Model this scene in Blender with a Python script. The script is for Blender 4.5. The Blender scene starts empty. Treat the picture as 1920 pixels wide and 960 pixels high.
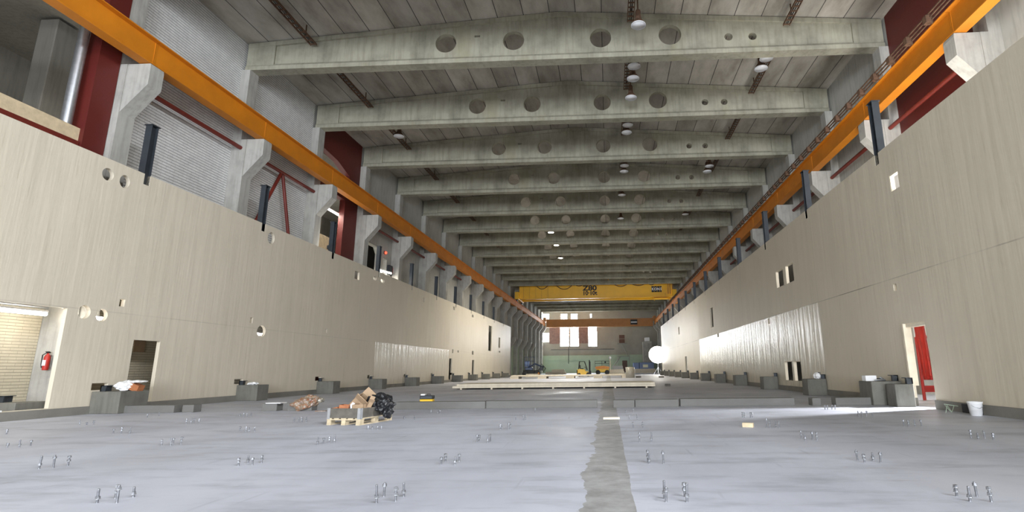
import bpy, bmesh, math, random
from mathutils import Vector, Matrix, noise
from mathutils.geometry import delaunay_2d_cdt
random.seed(7)
S = bpy.context.scene
COL = S.collection
PI = math.pi

# ------------------------------------------------------------------ camera
CAM_H = 1.12
F_PX, YAW, PITCH, ROLL, PPX, PPY = 994.3, math.radians(2.524), math.radians(12.156), math.radians(-0.672), 1094.3, 476.6
_F0 = Vector((-math.sin(YAW), math.cos(YAW), 0)); _R0 = Vector((math.cos(YAW), math.sin(YAW), 0)); _U0 = Vector((0, 0, 1))
_F = _F0*math.cos(PITCH) + _U0*math.sin(PITCH); _U1 = _U0*math.cos(PITCH) - _F0*math.sin(PITCH)
_R = _R0*math.cos(ROLL) + _U1*math.sin(ROLL); _U = _U1*math.cos(ROLL) - _R0*math.sin(ROLL)
EYE = Vector((0, 0, CAM_H))
cam = bpy.data.cameras.new('camera'); camo = bpy.data.objects.new('camera', cam); COL.objects.link(camo)
cam.sensor_width = 36; cam.lens = F_PX/1920*36
cam.shift_x = (960-PPX)/1920; cam.shift_y = (PPY-480)/1920
cam.clip_start = .05; cam.clip_end = 500
M = Matrix((_R, _U, -_F)).transposed().to_4x4(); M.translation = EYE
camo.matrix_world = M
S.camera = camo

# ------------------------------------------------------------------ view, world, daylight
S.view_settings.view_transform = 'Standard'; S.view_settings.look = 'None'
S.view_settings.gamma = 1; S.view_settings.use_curve_mapping = False
S.view_settings.exposure = 0.5
w = bpy.data.worlds.new('world'); S.world = w; w.use_nodes = True
w.node_tree.nodes['Background'].inputs[0].default_value = (.80, .88, 1, 1)
w.node_tree.nodes['Background'].inputs[1].default_value = 1.0
S.cycles.max_bounces = 8; S.cycles.diffuse_bounces = 6; S.cycles.glossy_bounces = 3
S.cycles.sample_clamp_indirect = 6

def area(name, loc, target, sx, sy, power, color, spread=180):
    l = bpy.data.lights.new(name, 'AREA'); l.shape = 'RECTANGLE'; l.size = sx; l.size_y = sy
    l.energy = power; l.color = color; l.spread = math.radians(spread)
    o = bpy.data.objects.new(name, l); COL.objects.link(o); o.location = loc
    o.rotation_euler = (Vector(target)-Vector(loc)).to_track_quat('-Z', 'Y').to_euler()
    return o
def spot(name, loc, target, power, color, angle, radius=.15, blend=.3):
    l = bpy.data.lights.new(name, 'SPOT'); l.energy = power; l.color = color
    l.spot_size = math.radians(angle); l.spot_blend = blend; l.shadow_soft_size = radius
    o = bpy.data.objects.new(name, l); COL.objects.link(o); o.location = loc
    o.rotation_euler = (Vector(target)-Vector(loc)).to_track_quat('-Z', 'Y').to_euler()
    return o
def up_area(name, loc, tilt, sx, sy, power, color):      # lies flat, shines upward, tilted about y
    l = bpy.data.lights.new(name, 'AREA'); l.shape = 'RECTANGLE'; l.size = sx; l.size_y = sy; l.energy = power; l.color = color
    o = bpy.data.objects.new(name, l); COL.objects.link(o); o.location = loc; o.rotation_euler = (PI, tilt, 0); return o
# added area light standing in for daylight from behind the camera
area('rear_daylight_fill', (-2, -30.5, 5.0), (-2, 20, 7.0), 24, 9, 15500, (.88, .93, 1.0))
# high window band in the right outer wall, behind and above the camera
o = area('window_band_daylight', (12.3, -8.0, 14.0), (-5.0, -1.0, 1.0), 22, 2.8, 3200, (.93, .96, 1.0), 112)
# daylight through the end windows is added with the windows; work lights are added with their fittings
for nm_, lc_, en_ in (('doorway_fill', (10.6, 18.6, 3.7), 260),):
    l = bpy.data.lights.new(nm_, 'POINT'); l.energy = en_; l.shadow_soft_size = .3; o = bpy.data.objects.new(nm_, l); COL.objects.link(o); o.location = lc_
spot('side_gate_daylight', (11.2, 15.75, 2.2), (3.2, 13.2, 0.0), 4200, (.97, .98, 1.0), 50, .2)
up_area('aisle_uplight', (10.2, 14.0, 4.4), -.1, 2.0, 12.0, 800, (1, .97, .92))  # unseen lamp behind the right wall, lights corbels and girders from below
up_area('side_hall_fill', (-18.5, 15.0, 7.3), 0, 2, 16, 170, (1, .95, .85))  # added fill without a fitting, brightens the dark side hall
up_area('side_hall_fill_deep', (-20.5, 34.0, 7.3), 0, 3, 12, 350, (1, .95, .85))  # second added fill, for the deeper bays of the side hall

# ------------------------------------------------------------------ pixel helpers (1920x960 frame of the photograph)
def ray(px, py):
    return (_F*F_PX + _R*(px-PPX) - _U*(py-PPY)).normalized()
def onx(px, py, x):
    d = ray(px, py); return EYE + d*((x-EYE.x)/d.x)
def ony(px, py, y):
    d = ray(px, py); return EYE + d*((y-EYE.y)/d.y)
def onz(px, py, z):
    d = ray(px, py); return EYE + d*((z-EYE.z)/d.z)

# ------------------------------------------------------------------ materials
class NT:
    def __init__(s, name):
        s.m = bpy.data.materials.new(name); s.m.use_nodes = True
        s.t = s.m.node_tree; s.b = s.t.nodes['Principled BSDF']
        s.tc = s.n('ShaderNodeTexCoord')
    def n(s, typ, **kw):
        o = s.t.nodes.new(typ)
        for k, v in kw.items(): setattr(o, k, v)
        return o
    def l(s, a, b): s.t.links.new(a, b)
    def noise(s, scale=(1, 1, 1), sc=1, detail=4, rough=.55, off=(0, 0, 0), coord='Object'):
        mp = s.n('ShaderNodeMapping'); mp.inputs['Scale'].default_value = scale; mp.inputs['Location'].default_value = off
        s.l(s.tc.outputs[coord], mp.inputs[0])
        nz = s.n('ShaderNodeTexNoise'); nz.inputs['Scale'].default_value = sc; nz.inputs['Detail'].default_value = detail
        nz.inputs['Roughness'].default_value = rough
        s.l(mp.outputs[0], nz.inputs['Vector']); return nz.outputs['Fac']
    def ramp(s, fac, stops):
        r = s.n('ShaderNodeValToRGB'); cr = r.color_ramp
        while len(cr.elements) < len(stops): cr.elements.new(.5)
        for e, (p, c) in zip(cr.elements, stops):
            e.position = p; e.color = (*c, 1) if len(c) == 3 else c
        s.l(fac, r.inputs[0]); return r.outputs[0]
    def mix(s, fac, a, b, mode='MIX'):
        m = s.n('ShaderNodeMix', data_type='RGBA', blend_type=mode)
        for sock, v in ((m.inputs[0], fac), (m.inputs[6], a), (m.inputs[7], b)):
            if hasattr(v, 'links'): s.l(v, sock)
            else: sock.default_value = v if isinstance(v, (int, float)) else (*v, 1)
        return m.outputs[2]
    def math(s, op, a, b=0.0, c=None):
        m = s.n('ShaderNodeMath', operation=op)
        for i, v in enumerate((a, b) if c is None else (a, b, c)):
            if hasattr(v, 'links'): s.l(v, m.inputs[i])
            else: m.inputs[i].default_value = v
        return m.outputs[0]
    def xyz(s, coord='Object'):
        p = s.n('ShaderNodeSeparateXYZ'); s.l(s.tc.outputs[coord], p.inputs[0]); return p.outputs
    def line(s, v, pos, wd):            # 1 inside a band of width wd about pos
        return s.math('LESS_THAN', s.math('ABSOLUTE', s.math('SUBTRACT', v, pos)), wd/2)
    def every(s, v, period, wd, off=0.0):
        q = s.math('SUBTRACT', v, off)
        f = s.math('ABSOLUTE', s.math('SUBTRACT', s.math('FRACT', s.math('DIVIDE', q, period)), .5))
        return s.math('GREATER_THAN', f, .5-wd/period/2)
    def bump(s, h, strength=.3, dist=.02):
        b = s.n('ShaderNodeBump'); b.inputs['Strength'].default_value = strength; b.inputs['Distance'].default_value = dist
        s.l(h, b.inputs['Height']); s.l(b.outputs[0], s.b.inputs['Normal'])
    def out(s, color=None, rough=None, metal=None):
        for nm, v in (('Base Color', color), ('Roughness', rough), ('Metallic', metal)):
            if v is None: continue
            if hasattr(v, 'links'): s.l(v, s.b.inputs[nm])
            else: s.b.inputs[nm].default_value = v if isinstance(v, (int, float)) else (*v, 1)
        return s.m

def sc3(c, k): return tuple(min(1, max(0, v*k)) for v in c)
def plain(name, c, rough=.6, metal=0., var=.12, sc=3.):
    t = NT(name); f = t.noise(sc=sc, detail=3)
    return t.out(t.ramp(f, [(.3, sc3(c, 1-var)), (.7, sc3(c, 1+var))]), rough, metal)
def concrete(name, c, dark=.72, light=1.15, sc=1.2, streak=True, rough=.85, bump=.25, stain=None):
    t = NT(name)
    a = t.noise((1, 1, 1), sc, 6, .6)
    col = t.ramp(a, [(.28, sc3(c, dark)), (.5, c), (.74, sc3(c, light))])
    if streak:
        b = t.noise((3, 3, .28), 2.2, 4, .6, (3, 1, 7))
        col = t.mix(.6, col, t.ramp(b, [(.3, (.62, .62, .60)), (.55, (1, 1, 1)), (.8, (1.0, 1.0, 1.0))]), 'MULTIPLY')
    if stain:
        d = t.noise((1, 1, .5), .6, 5, .65, (9, 2, 4))
        k = t.ramp(d, [(.55, (0, 0, 0)), (.72, (1, 1, 1))])
        col = t.mix(t.math('MULTIPLY', k, .5), col, stain)
    t.bump(t.noise((1, 1, 1), 14, 6, .6), bump, .01)
    return t.out(col, rough)
def emis(name, c, strength):
    t = NT(name); t.out(c, .5)
    t.b.inputs['Emission Color'].default_value = (*c, 1); t.b.inputs['Emission Strength'].default_value = strength
    return t.m

MT = {}
MT['beam'] = concrete('beam_concrete', (.33, .316, .245), .66, 1.2, .8, True, .85, .2, (.30, .28, .17))
MT['column'] = concrete('column_concrete', (.40, .39, .36), .75, 1.12, 1.1, True, .85, .25)
MT['block'] = concrete('block_concrete', (.15, .145, .125), .8, 1.1, 2.5, True, .8, .3)
MT['plinth'] = concrete('plinth_concrete', (.20, .19, .165), .8, 1.1, 1.5, False, .8, .2)
MT['outer'] = concrete('outer_wall_concrete', (.44, .44, .41), .85, 1.07, .7, True, .85, .15)
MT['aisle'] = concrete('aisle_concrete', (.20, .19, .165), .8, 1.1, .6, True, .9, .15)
def ceil_mat():
    t = NT('roof_slab_concrete'); x, y, z = t.xyz()
    a = t.noise((1, .35, 1), 1.1, 6, .62)
    col = t.ramp(a, [(.3, (.28, .255, .21)), (.52, (.46, .43, .375)), (.75, (.60, .575, .52))])
    cell = t.n('ShaderNodeTexWhiteNoise', noise_dimensions='2D')
    cb = t.n('ShaderNodeCombineXYZ')
    t.l(t.math('FLOOR', t.math('DIVIDE', x, 1.2)), cb.inputs[0]); t.l(t.math('FLOOR', t.math('DIVIDE', t.math('SUBTRACT', y, 3.66), 6.0)), cb.inputs[1])
    t.l(cb.outputs[0], cell.inputs['Vector'])
    col = t.mix(1.0, col, t.ramp(cell.outputs['Value'], [(0, (.74, .74, .74)), (1, (1, 1, 1))]), 'MULTIPLY')
    j = t.every(x, 1.2, .035)
    col = t.mix(j, col, (.06, .055, .05))
    t.bump(t.math('MULTIPLY', j, -1.0), .5, .02)
    return t.out(col, .85)
MT['ceiling'] = ceil_mat()
def brick_mat(name, c, rowh=.2, mort=.35, off=(0, 0, 0)):
    t = NT(name); x, y, z = t.xyz()
    row = t.math('FLOOR', t.math('DIVIDE', z, rowh))
    rj = t.every(z, rowh, rowh*.17)
    wob = t.noise((1, 1, 1), 6, 3)
    yy = t.math('ADD', y, t.math('MULTIPLY', t.math('MODULO', row, 2.0), .2))
    vj = t.math('MULTIPLY', t.every(yy, .4, .012), .5)
    j = t.math('MAXIMUM', rj, vj)
    a = t.noise((1, 1, 1), 3, 6, .65)
    col = t.ramp(a, [(.3, sc3(c, .84)), (.7, sc3(c, 1.08))])
    col = t.mix(t.math('MULTIPLY', j, t.ramp(wob, [(.2, (.6, .6, .6)), (.7, (1, 1, 1))])), col, sc3(c, mort))
    t.bump(t.math('MULTIPLY', j, -1.0), .6, .02)
    return t.out(col, .8)
MT['brick'] = brick_mat('white_painted_block', (.72, .72, .71), .11, .12)
MT['brick_low'] = brick_mat('cream_painted_block', (.50, .45, .34), .085, .4)
def panel_mat(name, c, seam, gy, gz, y0, sk=.7):
    t = NT(name); x, y, z = t.xyz()
    s1 = t.noise((1, 1.5, .12), 1.6, 6, .62)
    s2 = t.noise((1, 4.5, .45), 1.8, 4, .6, (2, 5, 1))
    a = t.noise((1, .5, .5), .8, 3)
    col = t.ramp(s1, [(.25, sc3(c, .94)), (.5, c), (.8, sc3(c, 1.03))])
    col = t.mix(.42, col, t.ramp(s2, [(.25, (.66, .62, .56)), (.38, (1, 1, 1))]), 'MULTIPLY')
    col = t.mix(.5, col, t.ramp(a, [(.3, (.88, .88, .86)), (.7, (1, 1, 1))]), 'MULTIPLY')
    sm = t.math('MULTIPLY', t.line(z, seam, .03), t.ramp(t.noise((1, .4, 1), 1, 2), [(.35, (0.15, .15, .15)), (.6, (1, 1, 1))]))
    vj = t.math('MULTIPLY', t.every(y, 12.0, .02, y0), .5)
    sm = t.math('MAXIMUM', sm, vj)
    col = t.mix(t.math('MULTIPLY', sm, sk), col, (.15, .13, .10))
    g = t.math('MULTIPLY', t.math('MULTIPLY', t.math('GREATER_THAN', y, gy), t.math('LESS_THAN', y, 50.0)), t.math('LESS_THAN', z, gz))
    g = t.math('MAXIMUM', g, t.math('MULTIPLY', t.math('GREATER_THAN', y, 50.0), .2))
    r = t.math('SUBTRACT', .50, t.math('MULTIPLY', g, .25))
    s3 = t.noise((1, 1.6, .10), 1.5, 3, .55, (7, 1, 3))
    hh = t.math('ADD', t.math('MULTIPLY', s1, .5), t.math('ADD', t.math('MULTIPLY', s2, .25), t.math('MULTIPLY', s3, 1.2)))
    t.bump(t.math('MULTIPLY', hh, t.math('ADD', .3, t.math('MULTIPLY', g, .8))), .8, .06)
    t.l(t.math('ADD', .08, t.math('MULTIPLY', g, .24)), t.b.inputs['Specular IOR Level'])
    return t.out(col, r)
MT['panel_left'] = panel_mat('pale_wall_panel', (.64, .578, .47), 2.95, 34.0, 2.95, 9.9, .22)
MT['panel_right'] = panel_mat('greige_wall_panel', (.62, .56, .448), 3.6, 21.5, 3.6, 9.5)
def floor_mat():
    t = NT('floor_concrete'); x, y, z = t.xyz()
    a = t.noise((1, .55, 1), .55, 6, .6)
    b = t.noise((.5, 1.6, 1), 1.3, 5, .65, (4, 4, 0))
    col = t.ramp(a, [(.3, (.41, .425, .485)), (.55, (.51, .53, .605)), (.75, (.57, .59, .665))])
    col = t.mix(.65, col, t.ramp(b, [(.32, (.62, .62, .62)), (.5, (1, 1, 1))]), 'MULTIPLY')
    b2 = t.noise((.35, 2.2, 1), 2.6, 5, .7, (7, 1, 0))
    col = t.mix(.5, col, t.ramp(b2, [(.30, (.66, .66, .67)), (.40, (1, 1, 1))]), 'MULTIPLY')
    far = t.math('GREATER_THAN', y, 15.7)
    colf = t.mix(.6, col, t.ramp(t.noise((.6, .6, 1), .8, 5), [(.3, (.90, .885, .85)), (.7, (1.0, .99, .95))]), 'MULTIPLY')
    col = t.mix(far, col, colf)
    # the darker repaired strip with a ragged edge on one side
    wob = t.math('MULTIPLY', t.math('SUBTRACT', t.noise((1, 1, 1), 1.1, 5, .7), .5), .42)
    wob2 = t.math('MULTIPLY', t.math('SUBTRACT', t.noise((1, 1, 1), 1.4, 3, .6, (5, 5, 5)), .5), .05)
    el = t.math('GREATER_THAN', t.math('ADD', x, wob), -.27)
    er = t.math('LESS_THAN', t.math('ADD', x, wob2), .19)
    strip = t.math('MULTIPLY', el, er)
    sc = t.ramp(t.noise((1.5, 1.5, 1), 2.5, 6, .65), [(.3, (.24, .24, .235)), (.5, (.33, .33, .33)), (.7, (.42, .42, .43))])
    col = t.mix(strip, col, sc)
    # tyre marks
    tm = t.noise((6, .5, 1), 1.0, 3, .5, (1, 8, 0))
    col = t.mix(.5, col, t.ramp(tm, [(.28, (.72, .72, .72)), (.34, (1, 1, 1))]), 'MULTIPLY')
    t.bump(t.noise((1, 1, 1), 9, 6, .6), .12, .01)
    r = t.ramp(t.noise((.5, .5, 1), .6, 4), [(.35, (.42, .42, .42)), (.6, (.7, .7, .7))])
    return t.out(col, r)
MT['floor'] = floor_mat()
MT['orange'] = plain('orange_paint', (.56, .185, .003), .6, 0, .10, 1.2)
MT['bridge'] = plain('crane_yellow', (.92, .50, .008), .4, 0, .05, .8)
MT['bridge_far'] = plain('crane_orange', (.42, .17, .035), .5, 0, .1, .8)
MT['red_panel'] = plain('red_panel_paint', (.10, .009, .006), .55, 0, .1, .5)
MT['red'] = plain('red_steel_paint', (.14, .016, .009), .5, 0, .15, 3)
MT['redbright'] = plain('signal_red', (.40, .02, .015), .45)
MT['dark'] = plain('dark_steel_paint', (.035, .042, .05), .45, .2, .15, 2)
MT['rust'] = plain('rusty_steel', (.11, .06, .035), .8, .1, .45, 6)
MT['steel'] = plain('galvanised_steel', (.55, .57, .60), .35, .85, .1, 8)
MT['bolt'] = plain('bolt_steel', (.22, .225, .24), .45, .6, .25, 30)
MT['lamp_white'] = plain('lamp_enamel', (.80, .82, .85), .3, 0, .03, 4)
MT['black'] = plain('black_rubber', (.018, .018, .02), .6)
MT['blackplastic'] = plain('black_plastic_film', (.010, .011, .013), .42)
MT['timber'] = plain('raw_timber', (.62, .50, .33), .7, 0, .15, 5)
MT['pale_timber'] = plain('pale_timber', (.72, .64, .50), .65, 0, .1, 4)
MT['pallet'] = plain('pallet_timber', (.48, .40, .27), .75, 0, .18, 8)
MT['collar'] = plain('weathered_board', (.10, .09, .075), .75, 0, .25, 6)
MT['card'] = plain('cardboard', (.34, .235, .145), .8, 0, .12, 5)
MT['cardorange'] = plain('orange_cardboard', (.34, .12, .045), .7, 0, .2, 8)
MT['white'] = plain('white_plastic', (.80, .80, .80), .5, 0, .05, 5)
MT['green'] = plain('green_wall_paint', (.40, .50, .37), .6, 0, .07, .5)
MT['grey'] = plain('grey_wall', (.34, .34, .30), .7, 0, .1, .4)
MT['mauve'] = plain('dusky_red_wall', (.24, .16, .145), .8, 0, .2, 2)
MT['blue'] = plain('blue_paint', (.16, .23, .42), .45, 0, .1, 1)
MT['darkblue'] = plain('dark_blue_paint', (.05, .075, .14), .4, .1, .2, 2)
MT['yellow'] = plain('yellow_paint', (.82, .50, .02), .4, 0, .08, 3)
MT['machine_orange'] = plain('machine_orange', (.72, .26, .03), .45, 0, .15, 4)
MT['brown'] = plain('brown_door', (.13, .07, .05), .6)
MT['sign'] = plain('sign_cream', (.85, .82, .60), .5, 0, .03, 3)
MT['sack'] = (lambda t: t.out(t.ramp(t.noise(sc=14, detail=5), [(.32, (.22, .07, .03)), (.45, (.26, .15, .09)), (.56, (.22, .19, .14)), (.66, (.42, .29, .27))]), .35))(NT('sack_film'))
MT['film'] = plain('dusty_clear_film', (.36, .33, .27), .3, 0, .15, 8)
MT['glow_window'] = emis('bright_daylight_pane', (.95, .98, 1.0), 30)
MT['tube'] = emis('lit_tube', (1.0, .97, .90), 14)
MT['lamp_on'] = emis('lit_lamp_glass', (1.0, .96, .85), 40)
MT['glare_sphere'] = emis('lit_glare_sphere', (1.0, .97, .90), 12)  # glare of the far flood lamp, put into a glowing sphere
MT['red_lamp'] = emis('red_indicator', (1, .08, .04), 2)

# ------------------------------------------------------------------ mesh builder
class MB:
    def __init__(s): s.v = []; s.f = []; s.sm = []
    def add(s, vs, fs, smooth=False):
        k = len(s.v); s.v += [Vector(v) for v in vs]; s.f += [tuple(i+k for i in f) for f in fs]; s.sm += [smooth]*len(fs); return s
    def box(s, a, b, rot=None, piv=None, bev=0):
        x0, y0, z0 = a; x1, y1, z1 = b
        if x0 > x1: x0, x1 = x1, x0
        if y0 > y1: y0, y1 = y1, y0
        if z0 > z1: z0, z1 = z1, z0
        bm = bmesh.new(); bmesh.ops.create_cube(bm, size=1)
        for v in bm.verts: v.co = Vector(((x0+x1)/2+v.co.x*(x1-x0), (y0+y1)/2+v.co.y*(y1-y0), (z0+z1)/2+v.co.z*(z1-z0)))
        if bev: bmesh.ops.bevel(bm, geom=bm.edges[:], offset=bev, segments=1, affect='EDGES')
        if rot is not None:
            p = Vector(piv or ((x0+x1)/2, (y0+y1)/2, (z0+z1)/2))
            for v in bm.verts: v.co = rot @ (v.co-p) + p
        s.frombm(bm); return s
    def frombm(s, bm, smooth=False):
        bm.verts.index_update(); s.add([v.co.copy() for v in bm.verts], [[v.index for v in f.verts] for f in bm.faces], smooth); bm.free()
    def prism(s, pts, axis, a, b):      # polygon pts (u,v) extruded along axis from a to b
        def P(u, v, t): return {'x': (t, u, v), 'y': (u, t, v), 'z': (u, v, t)}[axis]
        n = len(pts); vs = [P(u, v, a) for u, v in pts]+[P(u, v, b) for u, v in pts]
        fs = [tuple(range(n)), tuple(range(2*n-1, n-1, -1))]+[(i, i+n, (i+1) % n+n, (i+1) % n) for i in range(n)]
        return s.add(vs, fs)
    def tube(s, pts, r, n=8, cap=True, smooth=True):
        pts = [Vector(p) for p in pts]; vs = []; fs = []; rs = r if isinstance(r, (list, tuple)) else [r]*len(pts)
        up = None
        for i, p in enumerate(pts):
            d = (pts[min(i+1, len(pts)-1)]-pts[max(i-1, 0)]).normalized()
            if up is None: up = d.orthogonal().normalized()
            u = (up-d*up.dot(d)).normalized(); up = u; w_ = d.cross(u)
            for k in range(n):
                a = 2*PI*k/n; vs.append(p+(u*math.cos(a)+w_*math.sin(a))*rs[i])
        for i in range(len(pts)-1):
            for k in range(n): fs.append((i*n+k, i*n+(k+1) % n, (i+1)*n+(k+1) % n, (i+1)*n+k))
        s.add(vs, fs, smooth)
        if cap:
            m = len(pts)-1
            s.add(vs[:n], [tuple(range(n-1, -1, -1))]); s.add(vs[m*n:], [tuple(range(n))])
        return s
    def lathe(s, prof, c=(0, 0, 0), n=20, axis='z', smooth=True):
        c = Vector(c); vs = []; fs = []
        for r, h in prof:
            for k in range(n):
                a = 2*PI*k/n; q = (r*math.cos(a), r*math.sin(a))
                vs.append(c+Vector({'z': (q[0], q[1], h), 'x': (h, q[0], q[1]), 'y': (q[0], h, q[1])}[axis]))
        for i in range(len(prof)-1):
            for k in range(n): fs.append((i*n+k, i*n+(k+1) % n, (i+1)*n+(k+1) % n, (i+1)*n+k))
        return s.add(vs, fs, smooth)
    def build(s, name, mat, parent=None, origin=(0, 0, 0), local=False):
        me = bpy.data.meshes.new(name); o_ = Vector(origin)
        me.from_pydata([v-o_ for v in s.v] if not local else s.v, [], s.f); me.update()
        bm = bmesh.new(); bm.from_mesh(me); bmesh.ops.recalc_face_normals(bm, faces=bm.faces[:]); bm.to_mesh(me); bm.free()
        for p, sm in zip(me.polygons, s.sm): p.use_smooth = sm
        me.materials.append(MT[mat] if isinstance(mat, str) else mat)
        o = bpy.data.objects.new(name, me); COL.objects.link(o)
        if parent is None: o.location = origin
        else: o.parent = parent
        return o

def tag(o, label=None, cat=None, group=None, kind=None):
    if label: o['label'] = label
    if cat: o['category'] = cat
    if group: o['group'] = group
    if kind: o['kind'] = kind
    return o
def empty(name, loc, label, cat, group=None, rz=0):
    o = bpy.data.objects.new(name, None); COL.objects.link(o); o.location = loc; o.rotation_euler.z = rz
    o.empty_display_size = .2
    return tag(o, label, cat, group)
def struct(name, mb, mat):
    return tag(mb.build(name, mat), kind='structure')
def copy_tree(o, loc=None, label=None, group=None, rz=None, parent=None):
    c = o.copy(); COL.objects.link(c)
    if parent is not None: c.parent = parent
    for ch in list(o.children): copy_tree(ch, parent=c)
    if loc is not None: c.location = loc
    if rz is not None: c.rotation_euler.z = rz
    if label: c['label'] = label
    if group: c['group'] = group
    return c

def plate(outline, holes, axis, a, b):
    """flat slab with holes: 2D outline and hole polygons (CCW point lists), extruded along axis between a and b."""
    pts = []; edges = []
    for loop in [outline]+holes:
        k = len(pts); pts += [Vector(p) for p in loop]; n = len(loop)
        edges += [(k+i, k+(i+1) % n) for i in range(n)]
    v2, e2, f2, *_ = delaunay_2d_cdt(pts, edges, [], 0, 1e-5)
    def inside(p, poly):
        c = False; j = len(poly)-1
        for i in range(len(poly)):
            a_, b_ = poly[i], poly[j]
            if (a_[1] > p[1]) != (b_[1] > p[1]) and p[0] < (b_[0]-a_[0])*(p[1]-a_[1])/(b_[1]-a_[1])+a_[0]: c = not c
            j = i
        return c
    fs = []
    for f in f2:
        c = sum((v2[i] for i in f), Vector((0, 0)))/len(f)
        if inside(c, outline) and not any(inside(c, h) for h in holes): fs.append(f)
    def P(q, t): return {'x': (t, q[0], q[1]), 'y': (q[0], t, q[1]), 'z': (q[0], q[1], t)}[axis]
    n = len(v2); mb = MB()
    vs = [P(q, a) for q in v2]+[P(q, b) for q in v2]
    cnt = {}
    for f in fs:
        for i in range(len(f)):
            e = (f[i], f[(i+1) % len(f)]); key = tuple(sorted(e)); cnt.setdefault(key, []).append(e)
    faces = [tuple(f) for f in fs]+[tuple(i+n for i in reversed(f)) for f in fs]
    for key, es in cnt.items():
        if len(es) == 1:
            i, j = es[0]; faces.append((j, i, i+n, j+n))
    return mb.add(vs, faces)
def rect(u0, u1, v0, v1): return [(u0, v0), (u1, v0), (u1, v1), (u0, v1)]
def circ(u, v, ru, rv=None, n=24):
    rv = rv or ru; return [(u+ru*math.cos(2*PI*i/n), v+rv*math.sin(2*PI*i/n)) for i in range(n)]
def text_mesh(body, size, mat, name, parent, loc, rot, extrude=.01, sx=1.0):
    cu = bpy.data.curves.new(name, 'FONT'); cu.body = body; cu.size = size; cu.extrude = extrude; cu.offset = size*.035
    cu.align_x = 'CENTER'; cu.align_y = 'CENTER'
    tmp = bpy.data.objects.new('t', cu); COL.objects.link(tmp)
    dg = bpy.context.evaluated_depsgraph_get(); me = bpy.data.meshes.new_from_object(tmp.evaluated_get(dg))
    bpy.data.objects.remove(tmp); me.materials.clear(); me.materials.append(MT[mat])
    o = bpy.data.objects.new(name, me); COL.objects.link(o); o.parent = parent
    o.location = loc; o.rotation_euler = rot; o.scale = (sx, 1, 1)
    return o

# ------------------------------------------------------------------ layout numbers
XL, XR = -16.2, 12.1            # column faces
WL, WR = -15.0, 8.4             # faces of the pale panel walls
WTOP = 7.5
BAY = 6.0
def Y(k): return 15.66+BAY*k
YEND = Y(20)
Y0 = -31.0
ZB = 14.75                      # underside of the roof beams
XM = (XL+XR)/2
ZE, ZR = 16.2, 17.22            # beam tops at the eaves and the ridge
RAILZ = 11.33                   # underside of runway girders
ordinal = ['nearest', 'second', 'third', 'fourth', 'fifth', 'sixth', 'seventh', 'eighth', 'ninth', 'tenth', 'eleventh', 'twelfth', 'thirteenth', 'fourteenth', 'fifteenth', 'sixteenth', 'seventeenth', 'eighteenth', 'nineteenth', 'twentieth', 'twenty-first', 'twenty-second']

# ------------------------------------------------------------------ floor, roof, outer walls
struct('floor', MB().box((-26, Y0, -.3), (20, YEND+.5, 0)), 'floor')
mb = MB()
mb.prism([(XL-.5, ZE-.02), (XM, ZR), (XR+.5, ZE-.02), (XR+.5, ZE+.4), (XM, ZR+.4), (XL-.5, ZE+.4)], 'y', Y0, YEND+.5)
struct('ceiling', mb, 'ceiling')
for i, k in enumerate(range(0, -8, -1)):
    struct('ceiling_rib_%d' % (i+1), MB().prism([(XL, ZB), (XR, ZB), (XR, ZE-.01), (XM, ZR-.02), (XL, ZE-.01)], 'y', Y(k)-.15, Y(k)+.15), 'beam')
# wall behind the camera, its opening made up for the added rear light
struct('wall_rear', plate(rect(XL-.6, XR+.6, 0, ZE), [rect(-14.5, 10.5, .3, 9.8)], 'y', Y0-.3, Y0), 'outer')
# left outer wall, bay by bay: blockwork bays, an open bay, a red bay and concrete bays
xw0, xw1 = XL-.75, XL-.4
struct('wall_left_block', plate(rect(Y(0)+.3, Y(2)-.3, 0, ZE), [], 'x', xw0, xw1), 'brick')
struct('wall_left_block_low', plate(rect(Y0, Y(0)-.78, 0, 7.65), [], 'x', xw0, xw1), 'brick_low')
struct('wall_left_pier', MB().box((xw0, Y(0)-.77, 0), (XL+.22, Y(0)-.31, 7.65), bev=.015), 'column')
struct('wall_left_doorway', MB().box((xw1+.01, Y(0)+.31, 0), (xw1+.06, Y(1)-.31, 4.2)), 'brick_low')
struct('wall_left_rear', plate(rect(Y0, 4.0, 7.65, ZE), [], 'x', xw0, xw1), 'outer')
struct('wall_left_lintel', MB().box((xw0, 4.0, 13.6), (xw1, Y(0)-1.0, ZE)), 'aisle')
struct('wall_left_red_strip', MB().box((xw1-.02, Y(0)-1.05, 7.65), (XL+.02, Y(0)-.32, ZE)), 'red_panel')
# red bay 2-3
ya, yb = Y(2)+.3, Y(3)-.3
p0 = ony(0, 0, 1)
hole_up = [(ya, 12.2), (ya+2.4, 12.2), (ya+4.0, 12.25), (ya+4.0, 13.5), (ya+2.4, 13.95), (ya, 14.15)]
struct('wall_left_red', plate(rect(ya, yb, 0, ZE), [hole_up, rect(ya+.05, ya+3.7, 7.9, 11.8)], 'x', xw0, xw1), 'red_panel')
struct('wall_left_concrete', plate(rect(Y(3)+.3, Y(12), 0, ZE), [
    [(Y(3)+1.3, 7.0), (Y(3)+3.6, 7.0), (Y(3)+3.6, 9.5), (Y(3)+3.2, 9.9), (Y(3)+1.3, 9.9)],
    rect(Y(3)+4.2, Y(3)+4.9, 7.0, 9.3)], 'x', xw0, xw1), 'outer')
struct('wall_left_far', plate(rect(Y(12), YEND, 5.2, ZE), [], 'x', xw0, xw1), 'grey')
struct('wall_left_far_green', MB().box((xw0, Y(12), 0), (xw1, YEND, 5.2)), 'green')
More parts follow.
